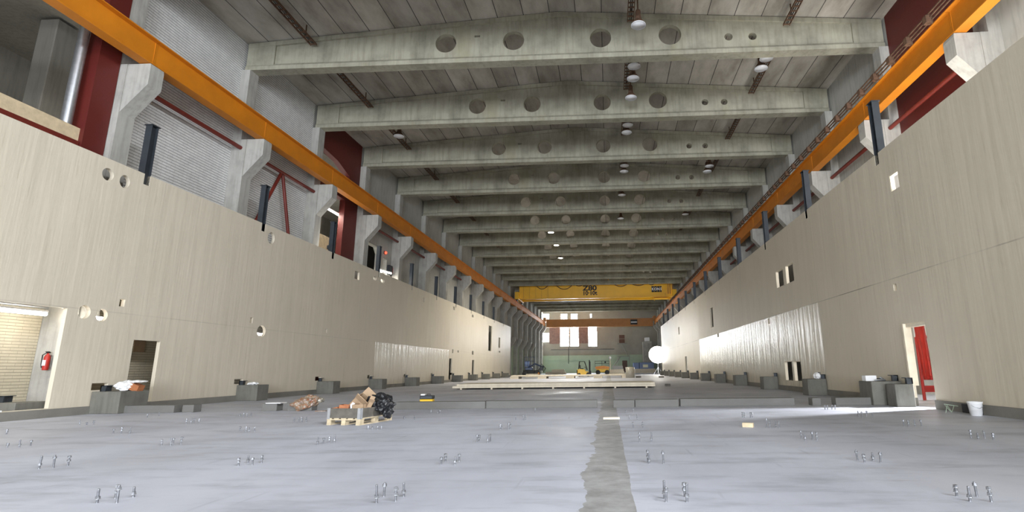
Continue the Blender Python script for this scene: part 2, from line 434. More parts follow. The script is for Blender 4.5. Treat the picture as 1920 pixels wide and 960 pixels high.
# side hall behind the open bays on the left
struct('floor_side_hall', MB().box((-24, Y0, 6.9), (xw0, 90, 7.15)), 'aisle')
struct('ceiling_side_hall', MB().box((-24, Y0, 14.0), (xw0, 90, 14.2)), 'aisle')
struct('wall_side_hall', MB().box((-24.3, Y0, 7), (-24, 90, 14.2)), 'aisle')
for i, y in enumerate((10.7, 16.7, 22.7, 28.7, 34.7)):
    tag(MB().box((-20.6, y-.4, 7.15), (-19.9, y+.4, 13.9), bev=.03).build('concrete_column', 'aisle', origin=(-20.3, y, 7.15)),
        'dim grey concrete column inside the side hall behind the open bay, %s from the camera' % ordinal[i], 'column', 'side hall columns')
# right outer wall
xr0, xr1 = XR+.4, XR+.75
struct('wall_right_rear', plate(rect(Y0, Y(0)-.3, 0, ZE), [rect(-19, 5, 12.6, 15.5)], 'x', xr0, xr1), 'outer')
struct('wall_right_red', plate(rect(Y(0)+.3, Y(1)-.3, 6.5, ZE), [], 'x', xr0, xr1), 'red_panel')
struct('wall_right_low', plate(rect(Y(0)+.3, Y(1)-.3, 0, 6.5), [], 'x', xr0, xr1), 'outer')
struct('wall_right_concrete', plate(rect(Y(1)+.3, Y(12), 0, ZE), [], 'x', xr0, xr1), 'outer')
struct('wall_right_far', plate(rect(Y(12), YEND, 0, ZE), [], 'x', xr0, xr1), 'grey')

mb = MB()
for k in range(-1, 21):
    for a, b in ((xw0+.01, xw1-.01), (xr0+.01, xr1-.01)): mb.box((a, Y(k)-.3, ZB), (b, Y(k)+.3, ZE))
struct('trim_3', mb, 'outer')

# ------------------------------------------------------------------ pale panel walls with their openings
def wr(X, x0, x1, y0, y1):      # pixel rectangle -> (ya,yb,za,zb) on the plane x=X
    xm, ym = (x0+x1)/2, (y0+y1)/2
    a = onx(x0, ym, X); b = onx(x1, ym, X); t = onx(xm, y0, X); c = onx(xm, y1, X)
    return rect(min(a.y, b.y), max(a.y, b.y), max(.03, c.z), t.z)
def wc(X, x0, x1, y0, y1):
    r = wr(X, x0, x1, y0, y1); u = (r[0][0]+r[2][0])/2; v = (r[0][1]+r[2][1])/2
    return circ(u, v, (r[2][0]-r[0][0])/2, (r[2][1]-r[0][1])/2)
PL = .22                        # plinth height
yr = onx(107, 680, WL).y; zt = onx(60, 571, WL).z
def door_hole(X, x0, x1, y0, y1, zlo):
    r = wr(X, x0, x1, y0, y1); return [(r[0][0], zlo), (r[1][0], zlo), r[2], r[3]]
LY0, LY1 = -8.0, None
LEFT_END = onx(957, 660, WL).y
RIGHT_END = onx(1240, 640, WR).y
holesL = [rect(7.5, yr, PL+.02, zt), door_hole(WL, 241, 292, 638, 757, PL+.02)]
for q in [(191, 214, 315, 339), (224, 244, 328, 353), (146, 170, 572, 598), (180, 202, 579, 603), (502, 515, 435, 458), (482, 498, 610, 632), (700, 706, 518, 526), (714, 721, 522, 531)]:
    holesL.append(wc(WL, *q))
for q in [(224, 234, 561, 575), (469, 474, 595, 606), (665, 674, 509, 524), (610, 613, 617, 624), (794, 797, 558, 567), (850, 853, 575, 581), (885, 888, 590, 595),
          (916, 922, 611, 658), (935, 938, 633, 652), (935, 938, 658, 661), (848, 850, 655, 662), (858, 860, 657, 661), (885, 888, 658, 665)]:
    holesL.append(wr(WL, *q))
for q in [(842, 847, 672, 700), (885, 889, 675, 704)]: holesL.append(door_hole(WL, *q, PL+.02))
def notch_y(k): return Y(k)-.1
# post notches along the top edge
def wall_outline(y0, y1, ks, w=.22, d=.35):
    pts = [(y0, PL), (y1, PL), (y1, WTOP)]
    for k in sorted(ks, reverse=True):
        y = Y(k)+.15
        pts += [(y+w/2, WTOP), (y+w/2, WTOP-d), (y-w/2, WTOP-d), (y-w/2, WTOP)]
    return pts+[(y0, WTOP)]
# recesses over the footing blocks are openings too
for k in range(0, 11):
    holesL.append(rect(Y(k)-.5, Y(k)+.02, .66, .86))
struct('wall_left', plate(wall_outline(-8, LEFT_END, range(0, 11)), holesL, 'x', WL-.12, WL), 'panel_left')
struct('trim_left', MB().box((WL-.14, -8, 0), (WL+.05, LEFT_END, PL)), 'plinth')
holesR = [door_hole(WR, 1704, 1746, 603, 770, .05), wr(WR, 1668, 1686, 323, 356), wr(WR, 1455, 1469, 505, 538), wr(WR, 1473, 1488, 494, 530),
          wr(WR, 1472, 1486, 677, 713), wr(WR, 1489, 1503, 677, 714), wr(WR, 1675, 1681, 532, 545), wr(WR, 1332, 1337, 577, 614),
          wr(WR, 1272, 1274, 613, 627), door_hole(WR, 1285, 1289, 668, 704, PL+.02), wr(WR, 1440, 1443, 598, 607), wr(WR, 1345, 1348, 625, 632)]
holesR = [h for h in holesR]
out = wall_outline(-8, RIGHT_END, range(0, 12))
struct('wall_right', plate(out, holesR, 'x', WR, WR+.12), 'panel_right')
dR = holesR[0]
mb = MB().box((WR-.05, -8, 0), (WR+.14, dR[0][0]-.02, PL)); mb.box((WR-.05, dR[1][0]+.02, 0), (WR+.14, RIGHT_END, PL))
struct('trim_right', mb, 'plinth')

# timber linings of the right-hand openings
def lining(X0, X1, r, t, name, label, group=None):
    (ua, va), (ub, vb) = r[0], r[2]
    e = empty(name, (X0, (ua+ub)/2, va), label, 'frame', group)
    o = (X0, (ua+ub)/2, va)
    MB().box((X0, ua, va), (X1, ua+t, vb)).build('jamb', 'pale_timber', e, o)
    MB().box((X0, ub-t, va), (X1, ub, vb)).build('jamb', 'pale_timber', e, o)
    MB().box((X0, ua+t, vb-t), (X1, ub-t, vb)).build('head', 'pale_timber', e, o)
    return e
lining(WR+.005, WR+.13, holesR[2], .03, 'opening_lining', 'pale timber lining of the nearer half of the high twin opening in the greige wall')
lining(WR+.005, WR+.13, holesR[3], .03, 'opening_lining', 'pale timber lining of the farther half of the high twin opening in the greige wall')
lining(WR+.005, WR+.13, holesR[4], .03, 'opening_lining', 'pale timber lining of the farther half of the low twin opening in the greige wall')
lining(WR+.005, WR+.13, holesR[5], .03, 'opening_lining', 'pale timber lining of the nearer half of the low twin opening in the greige wall')
lining(WR+.005, WR+.13, holesR[1], .03, 'opening_lining', 'pale lining of the small square window high in the greige wall')
(ua, va), (ub, vb) = dR[0], dR[2]
e = empty('door_lining', (WR+.1, (ua+ub)/2, 0), 'pale plywood lining of the tall sunlit doorway in the greige wall', 'frame'); o_ = (WR+.1, (ua+ub)/2, 0)
MB().box((WR-.06, ub-.09, .55), (WR+.16, ub-.02, vb)).build('jamb', 'pale_timber', e, o_)
MB().box((WR+.01, ua+.01, vb-.1), (WR+.23, ub-.1, vb-.01)).build('head', 'pale_timber', e, o_)

# ------------------------------------------------------------------ columns with corbels
def col_mesh(side, low):
    e = bpy.data.objects.new('concrete_column', None); COL.objects.link(e)
    s = side
    MB().prism([(-s*.7, 0), (s*.25, 0), (s*.25, RAILZ-.03), (0, RAILZ-.03), (0, ZB), (-s*.7, ZB)], 'y', -.3, .3).build('shaft', 'column', e, local=True)
    pr = [(s*.24, RAILZ-.02), (s*1.03, RAILZ-.02), (s*1.05, RAILZ-.12), (s*1.05, RAILZ-.78), (s*.25, RAILZ-1.75), (s*.24, RAILZ-1.75)]
    MB().prism(pr, 'y', -.27, .27).build('corbel', 'column', e, local=True)
    if low:
        pr = [(s*.24, 6.3), (s*.95, 6.3), (s*.95, 5.7), (s*.25, 4.6), (s*.24, 4.6)]
        MB().prism(pr, 'y', -.28, .28).build('lower_corbel', 'column', e, local=True)
    return e
# s = +1: corbel grows towards +x (left row)
protoL = col_mesh(1, False); protoL2 = col_mesh(1, True); protoR = col_mesh(-1, False)
for k in range(-1, 20):
    low = 11 <= k <= 16
    src = protoL2 if low else protoL
    c = src if k in (-1, 11) else copy_tree(src)
    c.location = (XL, Y(k), 0)
    tag(c, 'pale concrete column with a crane corbel on the left side of the hall, %s from the camera' % ordinal[k+1], 'column', 'left row of concrete columns')
    c = protoR if k == -1 else copy_tree(protoR)
    c.location = (XR, Y(k), 0)
    tag(c, 'pale concrete column with a crane corbel on the right side of the hall, %s from the camera' % ordinal[k+1], 'column', 'right row of concrete columns')

# ------------------------------------------------------------------ roof beams
def beam_mesh():
    e = bpy.data.objects.new('roof_beam', None); COL.objects.link(e)
    def top(x): return ZE+(ZR-ZE)*(1-abs(x-XM)/((XR-XL)/2))-.03
    x0, x1 = XL-.3, XR+.3
    outl = [(x0, ZB+.02), (x1, ZB+.02), (x1, top(x1)), (XM, top(XM)), (x0, top(x0))]
    holes = []
    yf = Y(1)-.12
    for px, py, r in [(836, 81, 20.5), (963, 76, 20.5), (1126, 71, 20.5), (1256, 65, 21.5)]:
        p = ony(px, py, yf); rr = r*(yf*.978+14*.21)/F_PX*.98
        holes.append(circ(p.x, p.z, rr, n=28))
    for px, py in [(1366, 69), (1411, 68)]:
        p = ony(px, py, yf); holes.append(circ(p.x, p.z, .185, n=16))
    p = ony(895, 68, yf); holes.append(rect(p.x-.13, p.x+.13, p.z-.05, p.z+.05))
    plate(outl, holes, 'y', -.12, .12).build('web', 'beam', e, local=True)
    mb = MB()
    xa, xb = XL+.9, XR-.9
    mb.prism([(-.26, ZB), (.26, ZB), (.26, ZB+.2), (.13, ZB+.36), (-.13, ZB+.36), (-.26, ZB+.2)], 'x', x0, x1)
    mb.build('bottom_flange', 'beam', e, local=True)
    mb = MB()
    for a, b in ((x0, XM), (XM, x1)):
        za, zb = top(a), top(b)
        mb.add([(a, -.22, za-.22), (a, .22, za-.22), (a, .22, za), (a, -.22, za), (b, -.22, zb-.22), (b, .22, zb-.22), (b, .22, zb), (b, -.22, zb)],
               [(0, 1, 2, 3), (7, 6, 5, 4), (0, 4, 5, 1), (1, 5, 6, 2), (2, 6, 7, 3), (3, 7, 4, 0)])
    mb.build('top_flange', 'beam', e, local=True)
    mb = MB()
    for a, b in ((x0, XL+1.0), (XR-1.0, x1)):
        mb.add([(a, -.21, ZB+.05), (b, -.21, ZB+.05), (b, .21, ZB+.05), (a, .21, ZB+.05), (a, -.21, top(a)-.01), (b, -.21, top(b)-.01), (b, .21, top(b)-.01), (a, .21, top(a)-.01)],
               [(0, 1, 2, 3), (7, 6, 5, 4), (0, 4, 5, 1), (1, 5, 6, 2), (2, 6, 7, 3), (3, 7, 4, 0)])
    mb.build('end_block', 'beam', e, local=True)
    return e
pb = beam_mesh()
for i, k in enumerate(range(1, 20)):
    c = pb if i == 0 else copy_tree(pb)
    c.location = (0, Y(k), 0)
    tag(c, 'concrete roof beam with round holes spanning the hall, %s from the camera' % ordinal[i], 'beam', 'concrete roof beams')

# ------------------------------------------------------------------ crane runway girders
def girder(side):
    s = side; e = bpy.data.objects.new('crane_runway_girder', None); COL.objects.link(e)
    L0, L1 = -BAY/2+.012, BAY/2-.012
    MB().box((-.02, L0, .03), (.02, L1, .92)).build('web', 'orange', e, local=True)
    MB().box((-.2, L0, 0), (.2, L1, .035)).build('bottom_flange', 'orange', e, local=True)
    MB().box((-.2, L0, .915), (.2, L1, .95)).build('top_flange', 'orange', e, local=True)
    mb = MB()
    for y in (L0, L1-.02): MB().box((-.035, y, .035), (.035, y+.02, .915)).build('end_stiffener', 'orange', e, local=True)
    MB().box((-.04, L0, .95), (.04, L1, 1.06)).build('rail', 'rust', e, local=True)
    return e
gxL, gxR = XL+.83, XR-.83
gl = girder(1); gr = girder(-1)
for i, k in enumerate(range(-1, 19)):
    for side, pr, gx in (('left', gl, gxL), ('right', gr, gxR)):
        c = pr if i == 0 else copy_tree(pr)
        c.location = (gx, Y(k)+BAY/2, RAILZ)
        tag(c, 'orange crane runway girder on the %s row of corbels, %s section from the camera' % (side, ordinal[i]), 'girder', '%s crane runway girders' % side)
# conductor bars on the right girder
for i, dz in enumerate((.0, .10, .20)):
    mb = MB().box((gxR-.29-.05*i, Y(-1), RAILZ+1.02+dz), (gxR-.24-.05*i, Y(14), RAILZ+1.06+dz))
    tag(mb.build('conductor_bar', 'rust', origin=(gxR-.3, Y(0), RAILZ+1)), 'rusty conductor bar along the top of the right crane girder, %s of three' % ('lowest', 'middle', 'topmost')[i], 'bar', 'conductor bars of the right runway')
br = bpy.data.objects.new('conductor_bracket', None); COL.objects.link(br)
MB().box((-.42, -.02, 0), (.0, .02, .03)).box((-.42, -.02, 0), (-.38, .02, .28)).build('arm', 'rust', br, local=True)
MB().box((-.46, -.10, .0), (-.24, .10, .26)).build('insulator', 'rust', br, local=True)
n = 0
for k in range(0, 14):
    for f in (.1, .3, .5, .7, .9):
        c = br if n == 0 else copy_tree(br); c.location = (gxR, Y(k)+BAY*f, RAILZ+.95)
        tag(c, 'rusty conductor bracket on the right crane girder, number %d of the row from the camera' % n, 'bracket', 'conductor brackets'); n += 1
        c['label'] = 'small rusty bracket carrying the conductor bars on the right crane girder'

# ------------------------------------------------------------------ red struts and braces between columns
def strut(p, q, r, label, name='red_strut', cat='strut', group=None):
    mb = MB().tube([p, q], r, 10); mid = (Vector(p)+Vector(q))/2
    o = mb.build('tube_body', 'red', None, mid); o.name = name; tag(o, label, cat, group)
    return o
zS = 10.9
for k in (0, 1, 3, 4, 5, 6):
    strut((XL+.02, Y(k)+.3, zS), (XL+.02, Y(k+1)-.3, zS), .09, 'red tubular strut between the left columns, in the %s bay from the camera' % ordinal[k], group='left red struts')
    e = 0
for k in (0, 1, 2, 3, 4, 5):
    strut((XR-.02, Y(k)+.3, zS), (XR-.02, Y(k+1)-.3, zS), .09, 'red tubular strut between the right columns, in the %s bay from the camera' % ordinal[k], group='right red struts')
ym_ = Y(1)+2.7
strut((XL+.02, ym_, zS-.1), (XL+.02, Y(1)+.4, 6.2), .08, 'nearer leg of the inverted red V brace against the white blockwork', 'red_brace', 'brace')
strut((XL+.02, ym_+.15, zS-.1), (XL+.02, Y(2)-1.3, 5.4), .08, 'farther leg of the inverted red V brace against the white blockwork', 'red_brace', 'brace')

# ------------------------------------------------------------------ black steel posts on the panel walls
post = bpy.data.objects.new('steel_post', None); COL.objects.link(post)
MB().box((-.11, -.13, 0), (.11, -.11, 2.05)).box((-.11, .11, 0), (.11, .13, 2.05)).box((-.012, -.11, 0), (.012, .11, 2.05)).build('i_section', 'dark', post, local=True)
MB().box((-.14, -.17, 2.05), (.14, .17, 2.075)).build('cap_plate', 'dark', post, local=True)
first = True
for side, X, ks in (('left', WL-.12, range(0, 10)), ('right', WR+.12, range(0, 12))):
    for k in ks:
        c = post if first else copy_tree(post); first = False
        c.location = (X, Y(k)+.15, WTOP-.34)
        tag(c, 'dark steel post notched into the top of the %s wall, %s from camera' % (side, ordinal[k]), 'post', 'dark posts on the %s wall' % side)

# ------------------------------------------------------------------ open bay on the left: parapet, pipe, lights
def board(a, b, mat, label, name='timber_parapet', cat='parapet'):
    mb = MB().box(a, b, bev=.01); return tag(mb.build(name, mat, origin=((a[0]+b[0])/2, (a[1]+b[1])/2, min(a[2], b[2]))), label, cat)
e = empty('timber_parapet', (XL-.15, 10, 7.5), 'raw timber parapet of long boards across the open bay, upper left of the photo', 'parapet')
for i in range(4):
    ya = 5.0+i*2.45; MB().box((XL-.22, ya, 8.19), (XL-.12, ya+2.42, 8.62), bev=.01).build('board', 'timber', e, (XL-.15, 10, 7.5))
for i in range(5):
    ya = 5.0+i*2.4; MB().box((XL-.26, ya, 8.19), (XL-.22, ya+.12, 8.62)).build('batten', 'timber', e, (XL-.15, 10, 7.5))
board((XL-.35, 4.5, 7.86), (XL-.05, Y(0)-1.06, 8.18), 'red', 'red steel edge beam under the timber parapet of the open bay', 'edge_beam', 'beam')
tag(MB().tube([(XL-.3, Y(0)-1.35, 7.7), (XL-.3, Y(0)-1.35, 12.6)], .14, 14).build('ventilation_pipe', 'steel', origin=(XL-.3, Y(0)-1.35, 7.7)), 'shiny silver ventilation pipe standing beside the red strip', 'pipe')
ya = Y(2)+.35
e = empty('timber_parapet', (XL-.15, ya, 7.15), 'raw timber parapet boards in the red bay beside the third left column', 'parapet')
MB().box((XL-.9, ya, 7.16), (XL-.8, ya+1.6, 9.15), bev=.01).build('board', 'timber', e, (XL-.15, ya, 7.15))
MB().box((XL-.9, ya+1.75, 7.16), (XL-.8, ya+3.6, 9.15), bev=.01).build('board', 'timber', e, (XL-.15, ya, 7.15))
def tube_lamp(p, q, label, power, group=None):
    p = Vector(p); q = Vector(q); mid = (p+q)/2
    e = empty('tube_lamp', mid, label, 'lamp', group)
    MB().box((-.07, -(q-p).length/2, .05), (.07, (q-p).length/2, .1)).build('housing', 'white', e, local=True)
    MB().tube([(0, -(q-p).length/2, 0), (0, (q-p).length/2, 0)], .055, 10).build('lit_tube', 'tube', e, local=True)
    e.rotation_euler = (q-p).normalized().to_track_quat('Y', 'Z').to_euler()
    if power:
        l = bpy.data.lights.new('tube_light', 'AREA'); l.shape = 'RECTANGLE'; l.size = .2; l.size_y = (q-p).length; l.energy = power; l.color = (1, .93, .80)
        lo = bpy.data.objects.new('tube_light', l); COL.objects.link(lo); lo.parent = e; lo.location = (0, 0, -.06)
    return e
a = onx(603, 385, XL-.9); b = onx(648, 411, XL-.9)
tube_lamp((XL-.9, a.y, a.z), (XL-.9, b.y, b.z), 'lit fluorescent tube hanging in the red bay behind the left wall', 110)
a = onx(702, 508, XL-.5); b = onx(735, 505, XL-.5)
tube_lamp((XL-.2, a.y, 8.2), (XL-.2, a.y+2.2, 8.35), 'lit fluorescent tube low in the first concrete bay behind the left wall', 60)
a = onx(628, 473, WL-.5)
e = empty('flood_lamp', (WL-.75, a.y, 7.9), 'lit flood lamp glaring over the top of the left wall in the red bay', 'lamp')
MB().box((-.15, -.2, .02), (.02, .2, .26), bev=.02).build('housing', 'dark', e, local=True)
MB().box((.02, -.18, .04), (.04, .18, .24)).build('lit_glass', 'lamp_on', e, local=True)
MB().box((-.1, -.03, -.7), (-.05, .03, .03)).box((-.1, -.03, -.7), (.63, .03, -.64)).build('wall_arm', 'dark', e, local=True)
l = bpy.data.lights.new('flood_light', 'POINT'); l.energy = 60; l.color = (1, .96, .88); l.shadow_soft_size = .1
lo = bpy.data.objects.new('flood_light', l); COL.objects.link(lo); lo.parent = e; lo.location = (.2, 0, .2)
# window and equipment in the first concrete bay
yb3 = Y(3)
struct('window_1', MB().box((xw1-.02, yb3+1.2, 6.95), (xw1+.06, yb3+1.3, 9.95)).box((xw1-.02, yb3+3.6, 6.95), (xw1+.06, yb3+3.7, 9.6)).box((xw1-.02, yb3+1.2, 9.9), (xw1+.06, yb3+3.3, 10.0)), 'column')
board((XL-1.4, yb3+1.3, 7.16), (XL-1.3, yb3+3.6, 9.0), 'timber', 'raw timber board parapet seen through the window opening of the concrete bay')
e = empty('stair_flight', (XL-1.9, yb3+1.5, 7.16), 'red stair flight climbing behind the window opening on the left', 'stairs')
mb = MB()
for dx in (0, .7):
    mb.tube([(-.2-dx, 0, 0), (-.2-dx, 3.0, 2.9)], .08, 6)
mb.build('stringer', 'red', e, local=True)
mb = MB()
for i in range(9): mb.box((-.9, .15+i*.32, .2+i*.3), (-.2, .42+i*.32, .24+i*.3))
mb.build('treads', 'machine_orange', e, local=True)
e = empty('alarm_lamp', (xw1, yb3+4.4, 9.75), 'small red alarm lamp fixed above the control box in the concrete bay', 'alarm lamp')
bp_ = MB().box((0, -.16, -.1), (.06, .16, .12), bev=.01).build('back_plate', 'red', e, local=True)
MB().lathe([(.1, 0), (.1, .08), (.05, .13), (0, .14)], (.06, 0, 0), 12, 'x').build('lens', 'red_lamp', bp_, local=True)
e = empty('control_box', (xw1, yb3+5.3, 8.6), 'dark control box with hanging cables beside the alarm lamp', 'control box')
MB().box((0, -.28, -.35), (.22, .28, .35), bev=.02).build('housing', 'dark', e, local=True)
MB().box((.02, .3, -.25), (.2, .5, .25), bev=.02).build('side_box', 'redbright', e, local=True)
MB().tube([(.1, -.1, -.35), (.12, -.15, -1.0), (.1, .3, -1.2), (.1, .35, -.3)], .03, 8).build('cable', 'black', e, local=True)

# ------------------------------------------------------------------ through the big left opening
a = onx(0, 580, XL+.3); b = onx(86, 589, XL+.3)
tube_lamp((XL+.3, a.y-1.6, a.z), (XL+.3, b.y, b.z), 'lit fluorescent tube in the big opening of the left wall', 12)
tag(MB().tube([(xw1+.08, 4, 3.05), (xw1+.08, Y(0)-.35, 3.05)], .05, 10).build('wall_pipe', 'steel', origin=(xw1+.08, 8, 3.05)), 'pale pipe running along the cream blockwork under the fluorescent tube', 'pipe')
p = ony(88, 674, Y(0)-.90)
e = empty('fire_extinguisher', (p.x, Y(0)-.90, p.z-.3), 'red fire extinguisher hung on the column in the big left opening', 'fire extinguisher'); e.scale = (.85, .85, .85)
MB().lathe([(0, 0), (.075, 0), (.085, .03), (.085, .42), (.06, .5), (.03, .53), (.03, .56), (0, .56)], n=16).build('cylinder', 'redbright', e, local=True)
MB().box((-.02, -.06, .56), (.02, .07, .60)).box((-.015, -.09, .60), (.015, .05, .62)).build('handle', 'black', e, local=True)
MB().tube([(-.02, -.03, .57), (-.14, -.04, .5), (-.13, -.04, .2), (-.1, -.04, .08)], .016, 8).build('hose', 'black', e, local=True)
MB().box((-.06, -.088, .15), (.06, -.083, .33)).build('instruction_label', 'white', e, local=True)
MB().box((-.05, .085, .1), (.05, .12, .5)).build('wall_bracket', 'steel', e, local=True)
tag(MB().box((xw1-.0, 13.0, a.z+.07), (XL+.32, 13.06, a.z+.11)).build('lamp_arm', 'steel', origin=(xw1, 13.0, a.z)), 'short steel arm holding the fluorescent tube to the cream blockwork', 'bracket')
# plywood square over the doorway brick
p = onx(261, 647, xw1+.02)
q = wr(xw1+.08, 251, 272, 638, 660)
tag(MB().box((xw1+.062, q[0][0], q[0][1]), (xw1+.09, q[1][0], q[2][1])).build('plywood_patch', 'card', origin=(xw1, q[0][0], q[0][1])), 'brown plywood square fixed to the blockwork inside the small left doorway', 'board')
for i, (za_, zb_2, y_) in enumerate(((0.23, .30, 12.4), (0.23, .27, 12.9))):
    tag(MB().box((WL-.5+i*.3, 10.6+i*.4, za_), (WL-.25+i*.3, y_, zb_2), bev=.004).build('timber_board', 'white', origin=(WL-.4+i*.3, 11, za_)), '%s white board lying across the sill of the big left opening' % ('rear', 'front')[i], 'board')
tag(MB().box((WL-.6, Y(0)-1.6+2.1, .02), (WL-.2, Y(0)+2.4, .34), bev=.01).build('cream_block', 'pale_timber', origin=(WL-.4, Y(0)+1.4, .02)), 'pale block lying in the small left doorway', 'block')
# lamp glimpsed through round holes on the left
for px, py, lab in ((191, 595, 'lit lamp shining through the second round hole low in the left wall'), (487, 625, 'lit lamp shining through the single low round hole of the left wall')):
    p = onx(px, py, WL-.35)
    e = empty('tube_lamp', (WL-.5, p.y+.1, p.z-.03), lab, 'lamp')
    MB().box((-.05, -.35, -.08), (.05, .35, -.05)).build('housing', 'white', e, local=True)
    MB().tube([(0, -.33, 0), (0, .33, 0)], .06, 10).build('lit_tube', 'tube', e, local=True)
    l = bpy.data.lights.new('hole_lamp', 'POINT'); l.energy = 10; l.color = (1, .9, .75); l.shadow_soft_size = .1
    lo = bpy.data.objects.new('hole_lamp', l); COL.objects.link(lo); lo.parent = e; lo.location = (-.3, -.9, 0)
    MB().box((-.45, -.02, -.11), (.0, .02, -.08)).box((-1.03, -.02, -.11), (-.4, .02, -.08)).build('arm', 'steel', e, local=True)

# ------------------------------------------------------------------ footing blocks
def footing(x, y, w, d, h, side, label, group, pocket=True):
    e = empty('footing_block', (x, y, 0), label, 'concrete block', group)
    MB().box((-w/2, -d/2, 0), (w/2, d/2, h), bev=.015).build('block', 'block', e, local=True)
    s = 1 if side == 'left' else -1
    mb = MB().box((-s*w/2, -.24, h), (-s*(w/2-.03), .1, h+.16)).box((-s*w/2, -.24, h), (-s*(w/2-.16), -.21, h+.17)).box((-s*w/2, -.24, h+.15), (-s*(w/2-.12), .1, h+.17))
    mb.build('steel_bracket', 'dark', e, local=True)
    return e
for k in range(0, 11):
    footing(WL+.45, Y(k)+.02, .88, .72 if k else 1.0, .62, 'left', 'grey concrete footing block with a steel bracket against the left wall, %s from the camera' % ordinal[k], 'left footing blocks')
footing(WL-.62, 13.85, .7, .8, .42, 'left', 'brownish concrete footing block in the big left opening below the extinguisher', None)
for k in range(0, 12):
    if k == 0:
        footing(WR-.48, Y(0)+.72, .85, .8, .66, 'right', 'large grey concrete footing block under the sunlit doorway of the right wall', 'right footing blocks')
    else:
        footing(WR-.4, Y(k)+.05, .72, .62, .62, 'right', 'grey concrete footing block with a steel bracket against the right wall, %s from the camera' % ordinal[k], 'right footing blocks')
footing(WR-.36, Y(0)-.12, .5, .5, .60, 'right', 'smaller concrete block under the leaning foot of the doorway lining', None)

# white clutter on blocks
def blob(name, mat, parent, c, r, seed, amp=.25, sc=2.2, cut=None, sub=3):
    bm = bmesh.new(); bmesh.ops.create_icosphere(bm, subdivisions=sub, radius=1)
    for v in bm.verts:
        nn = noise.fractal(v.co*sc+Vector((seed, seed*.7, seed*1.3)), 1, 2, 4)
        v.co = v.co*(1+amp*nn); v.co = Vector((v.co.x*r[0]+c[0], v.co.y*r[1]+c[1], v.co.z*r[2]+c[2]))
        if cut is not None and v.co.z < cut: v.co.z = cut
    mb = MB(); mb.frombm(bm, False)
    return mb.build(name, mat, parent, local=True) if parent else mb
e = empty('cable_bundle', (WL+.5, Y(0)+.15, .62), 'white plastic bag and orange packet on the nearest left footing block', 'rubbish')
blob('white_bag', 'white', e, (-.05, 0, .14), (.28, .24, .16), 3, .35, 3, 0)
MB().box((.1, -.1, 0), (.42, .12, .2), rot=Matrix.Rotation(.35, 3, 'Y')).build('orange_packet', 'cardorange', e, local=True)
blob('paper_sheet', 'white', e, (.28, .02, .27), (.26, .18, .04), 5, .3, 3)
e = empty('plastic_scrap', (WL+.45, Y(1), .62), 'crumpled pale plastic on the second left footing block', 'rubbish')
blob('crumpled_plastic', 'white', e, (0, 0, .05), (.2, .18, .06), 9, .4, 4, 0)
e = empty('plastic_scrap', (WR-.3, Y(2-1)-.0, .62), 'bright white plastic piece on the second right footing block', 'rubbish')
blob('crumpled_plastic', 'white', e, (0, -.05, .12), (.13, .16, .13), 11, .3, 3, 0)
MB().box((.02, -.14, .05), (.1, -.08, .25)).build('black_clip', 'black', e, local=True)
e = empty('tool_pile', (WR-.55, Y(0)+.8, .66), 'white box and small dark tools on the footing block under the doorway', 'tools')
MB().box((-.3, -.05, 0), (.02, .2, .16), bev=.01).build('box', 'white', e, local=True)
MB().box((.06, -.12, 0), (.16, .1, .08), bev=.01).build('drill_body', 'dark', e, local=True)
MB().tube([(-.1, -.2, .03), (.15, -.25, .03), (.1, -.1, .1)], .03, 8).build('tool_handle', 'steel', e, local=True)

# red things in the sunlit doorway
p = onx(1735, 690, XR-1.2)
e = empty('red_tarpaulin', (9.9, 17.45, 0), 'bright red tarpaulin hanging inside the sunlit doorway', 'tarpaulin')
mb = MB(); n = 14; vs = []; fs = []
for i in range(n+1):
    for j in range(9):
        t = i/n; u = j/8; z = 3.5*(1-t)+.65*t
        wdt = .26*(1-t*.65)
        vs.append((.12*math.sin(j*1.9)*(.5+.5*t)+.0, (u-.5)*wdt*2.2+.15-t*.25, z))
for i in range(n):
    for j in range(8): a = i*9+j; fs.append((a, a+1, a+10, a+9))
mb.add(vs, fs, True); o = mb.build('hanging_cloth', 'redbright', e, local=True)
md = o.modifiers.new('thick', 'SOLIDIFY'); md.thickness = .02
MB().tube([(0, -.6, 3.52), (0, .9, 3.52)], .03, 8).build('support_bar', 'steel', e, local=True)
MB().tube([(0, -.6, 0), (0, -.6, 3.52)], .03, 8).tube([(0, .9, 0), (0, .9, 3.52)], .03, 8).build('support_pole', 'steel', e, local=True)
e = empty('scaffold_frame', (10.6, 18.1, 0), 'red and white scaffold frame standing inside the sunlit doorway', 'scaffold')
MB().tube([(-.5, 0, 0), (-.5, 0, 2.0)], .05, 8).tube([(.4, 0, 0), (.4, 0, 2.0)], .05, 8).build('upright', 'redbright', e, local=True)
MB().box((-.5, -.04, .9), (.4, .04, 1.08)).box((-.5, -.04, 1.5), (.4, .04, 1.68)).build('crossboard', 'white', e, local=True)
MB().box((-.5, -.03, .25), (.4, .03, .45)).box((-.5, -.03, 1.95), (.4, .03, 2.05)).build('red_board', 'redbright', e, local=True)

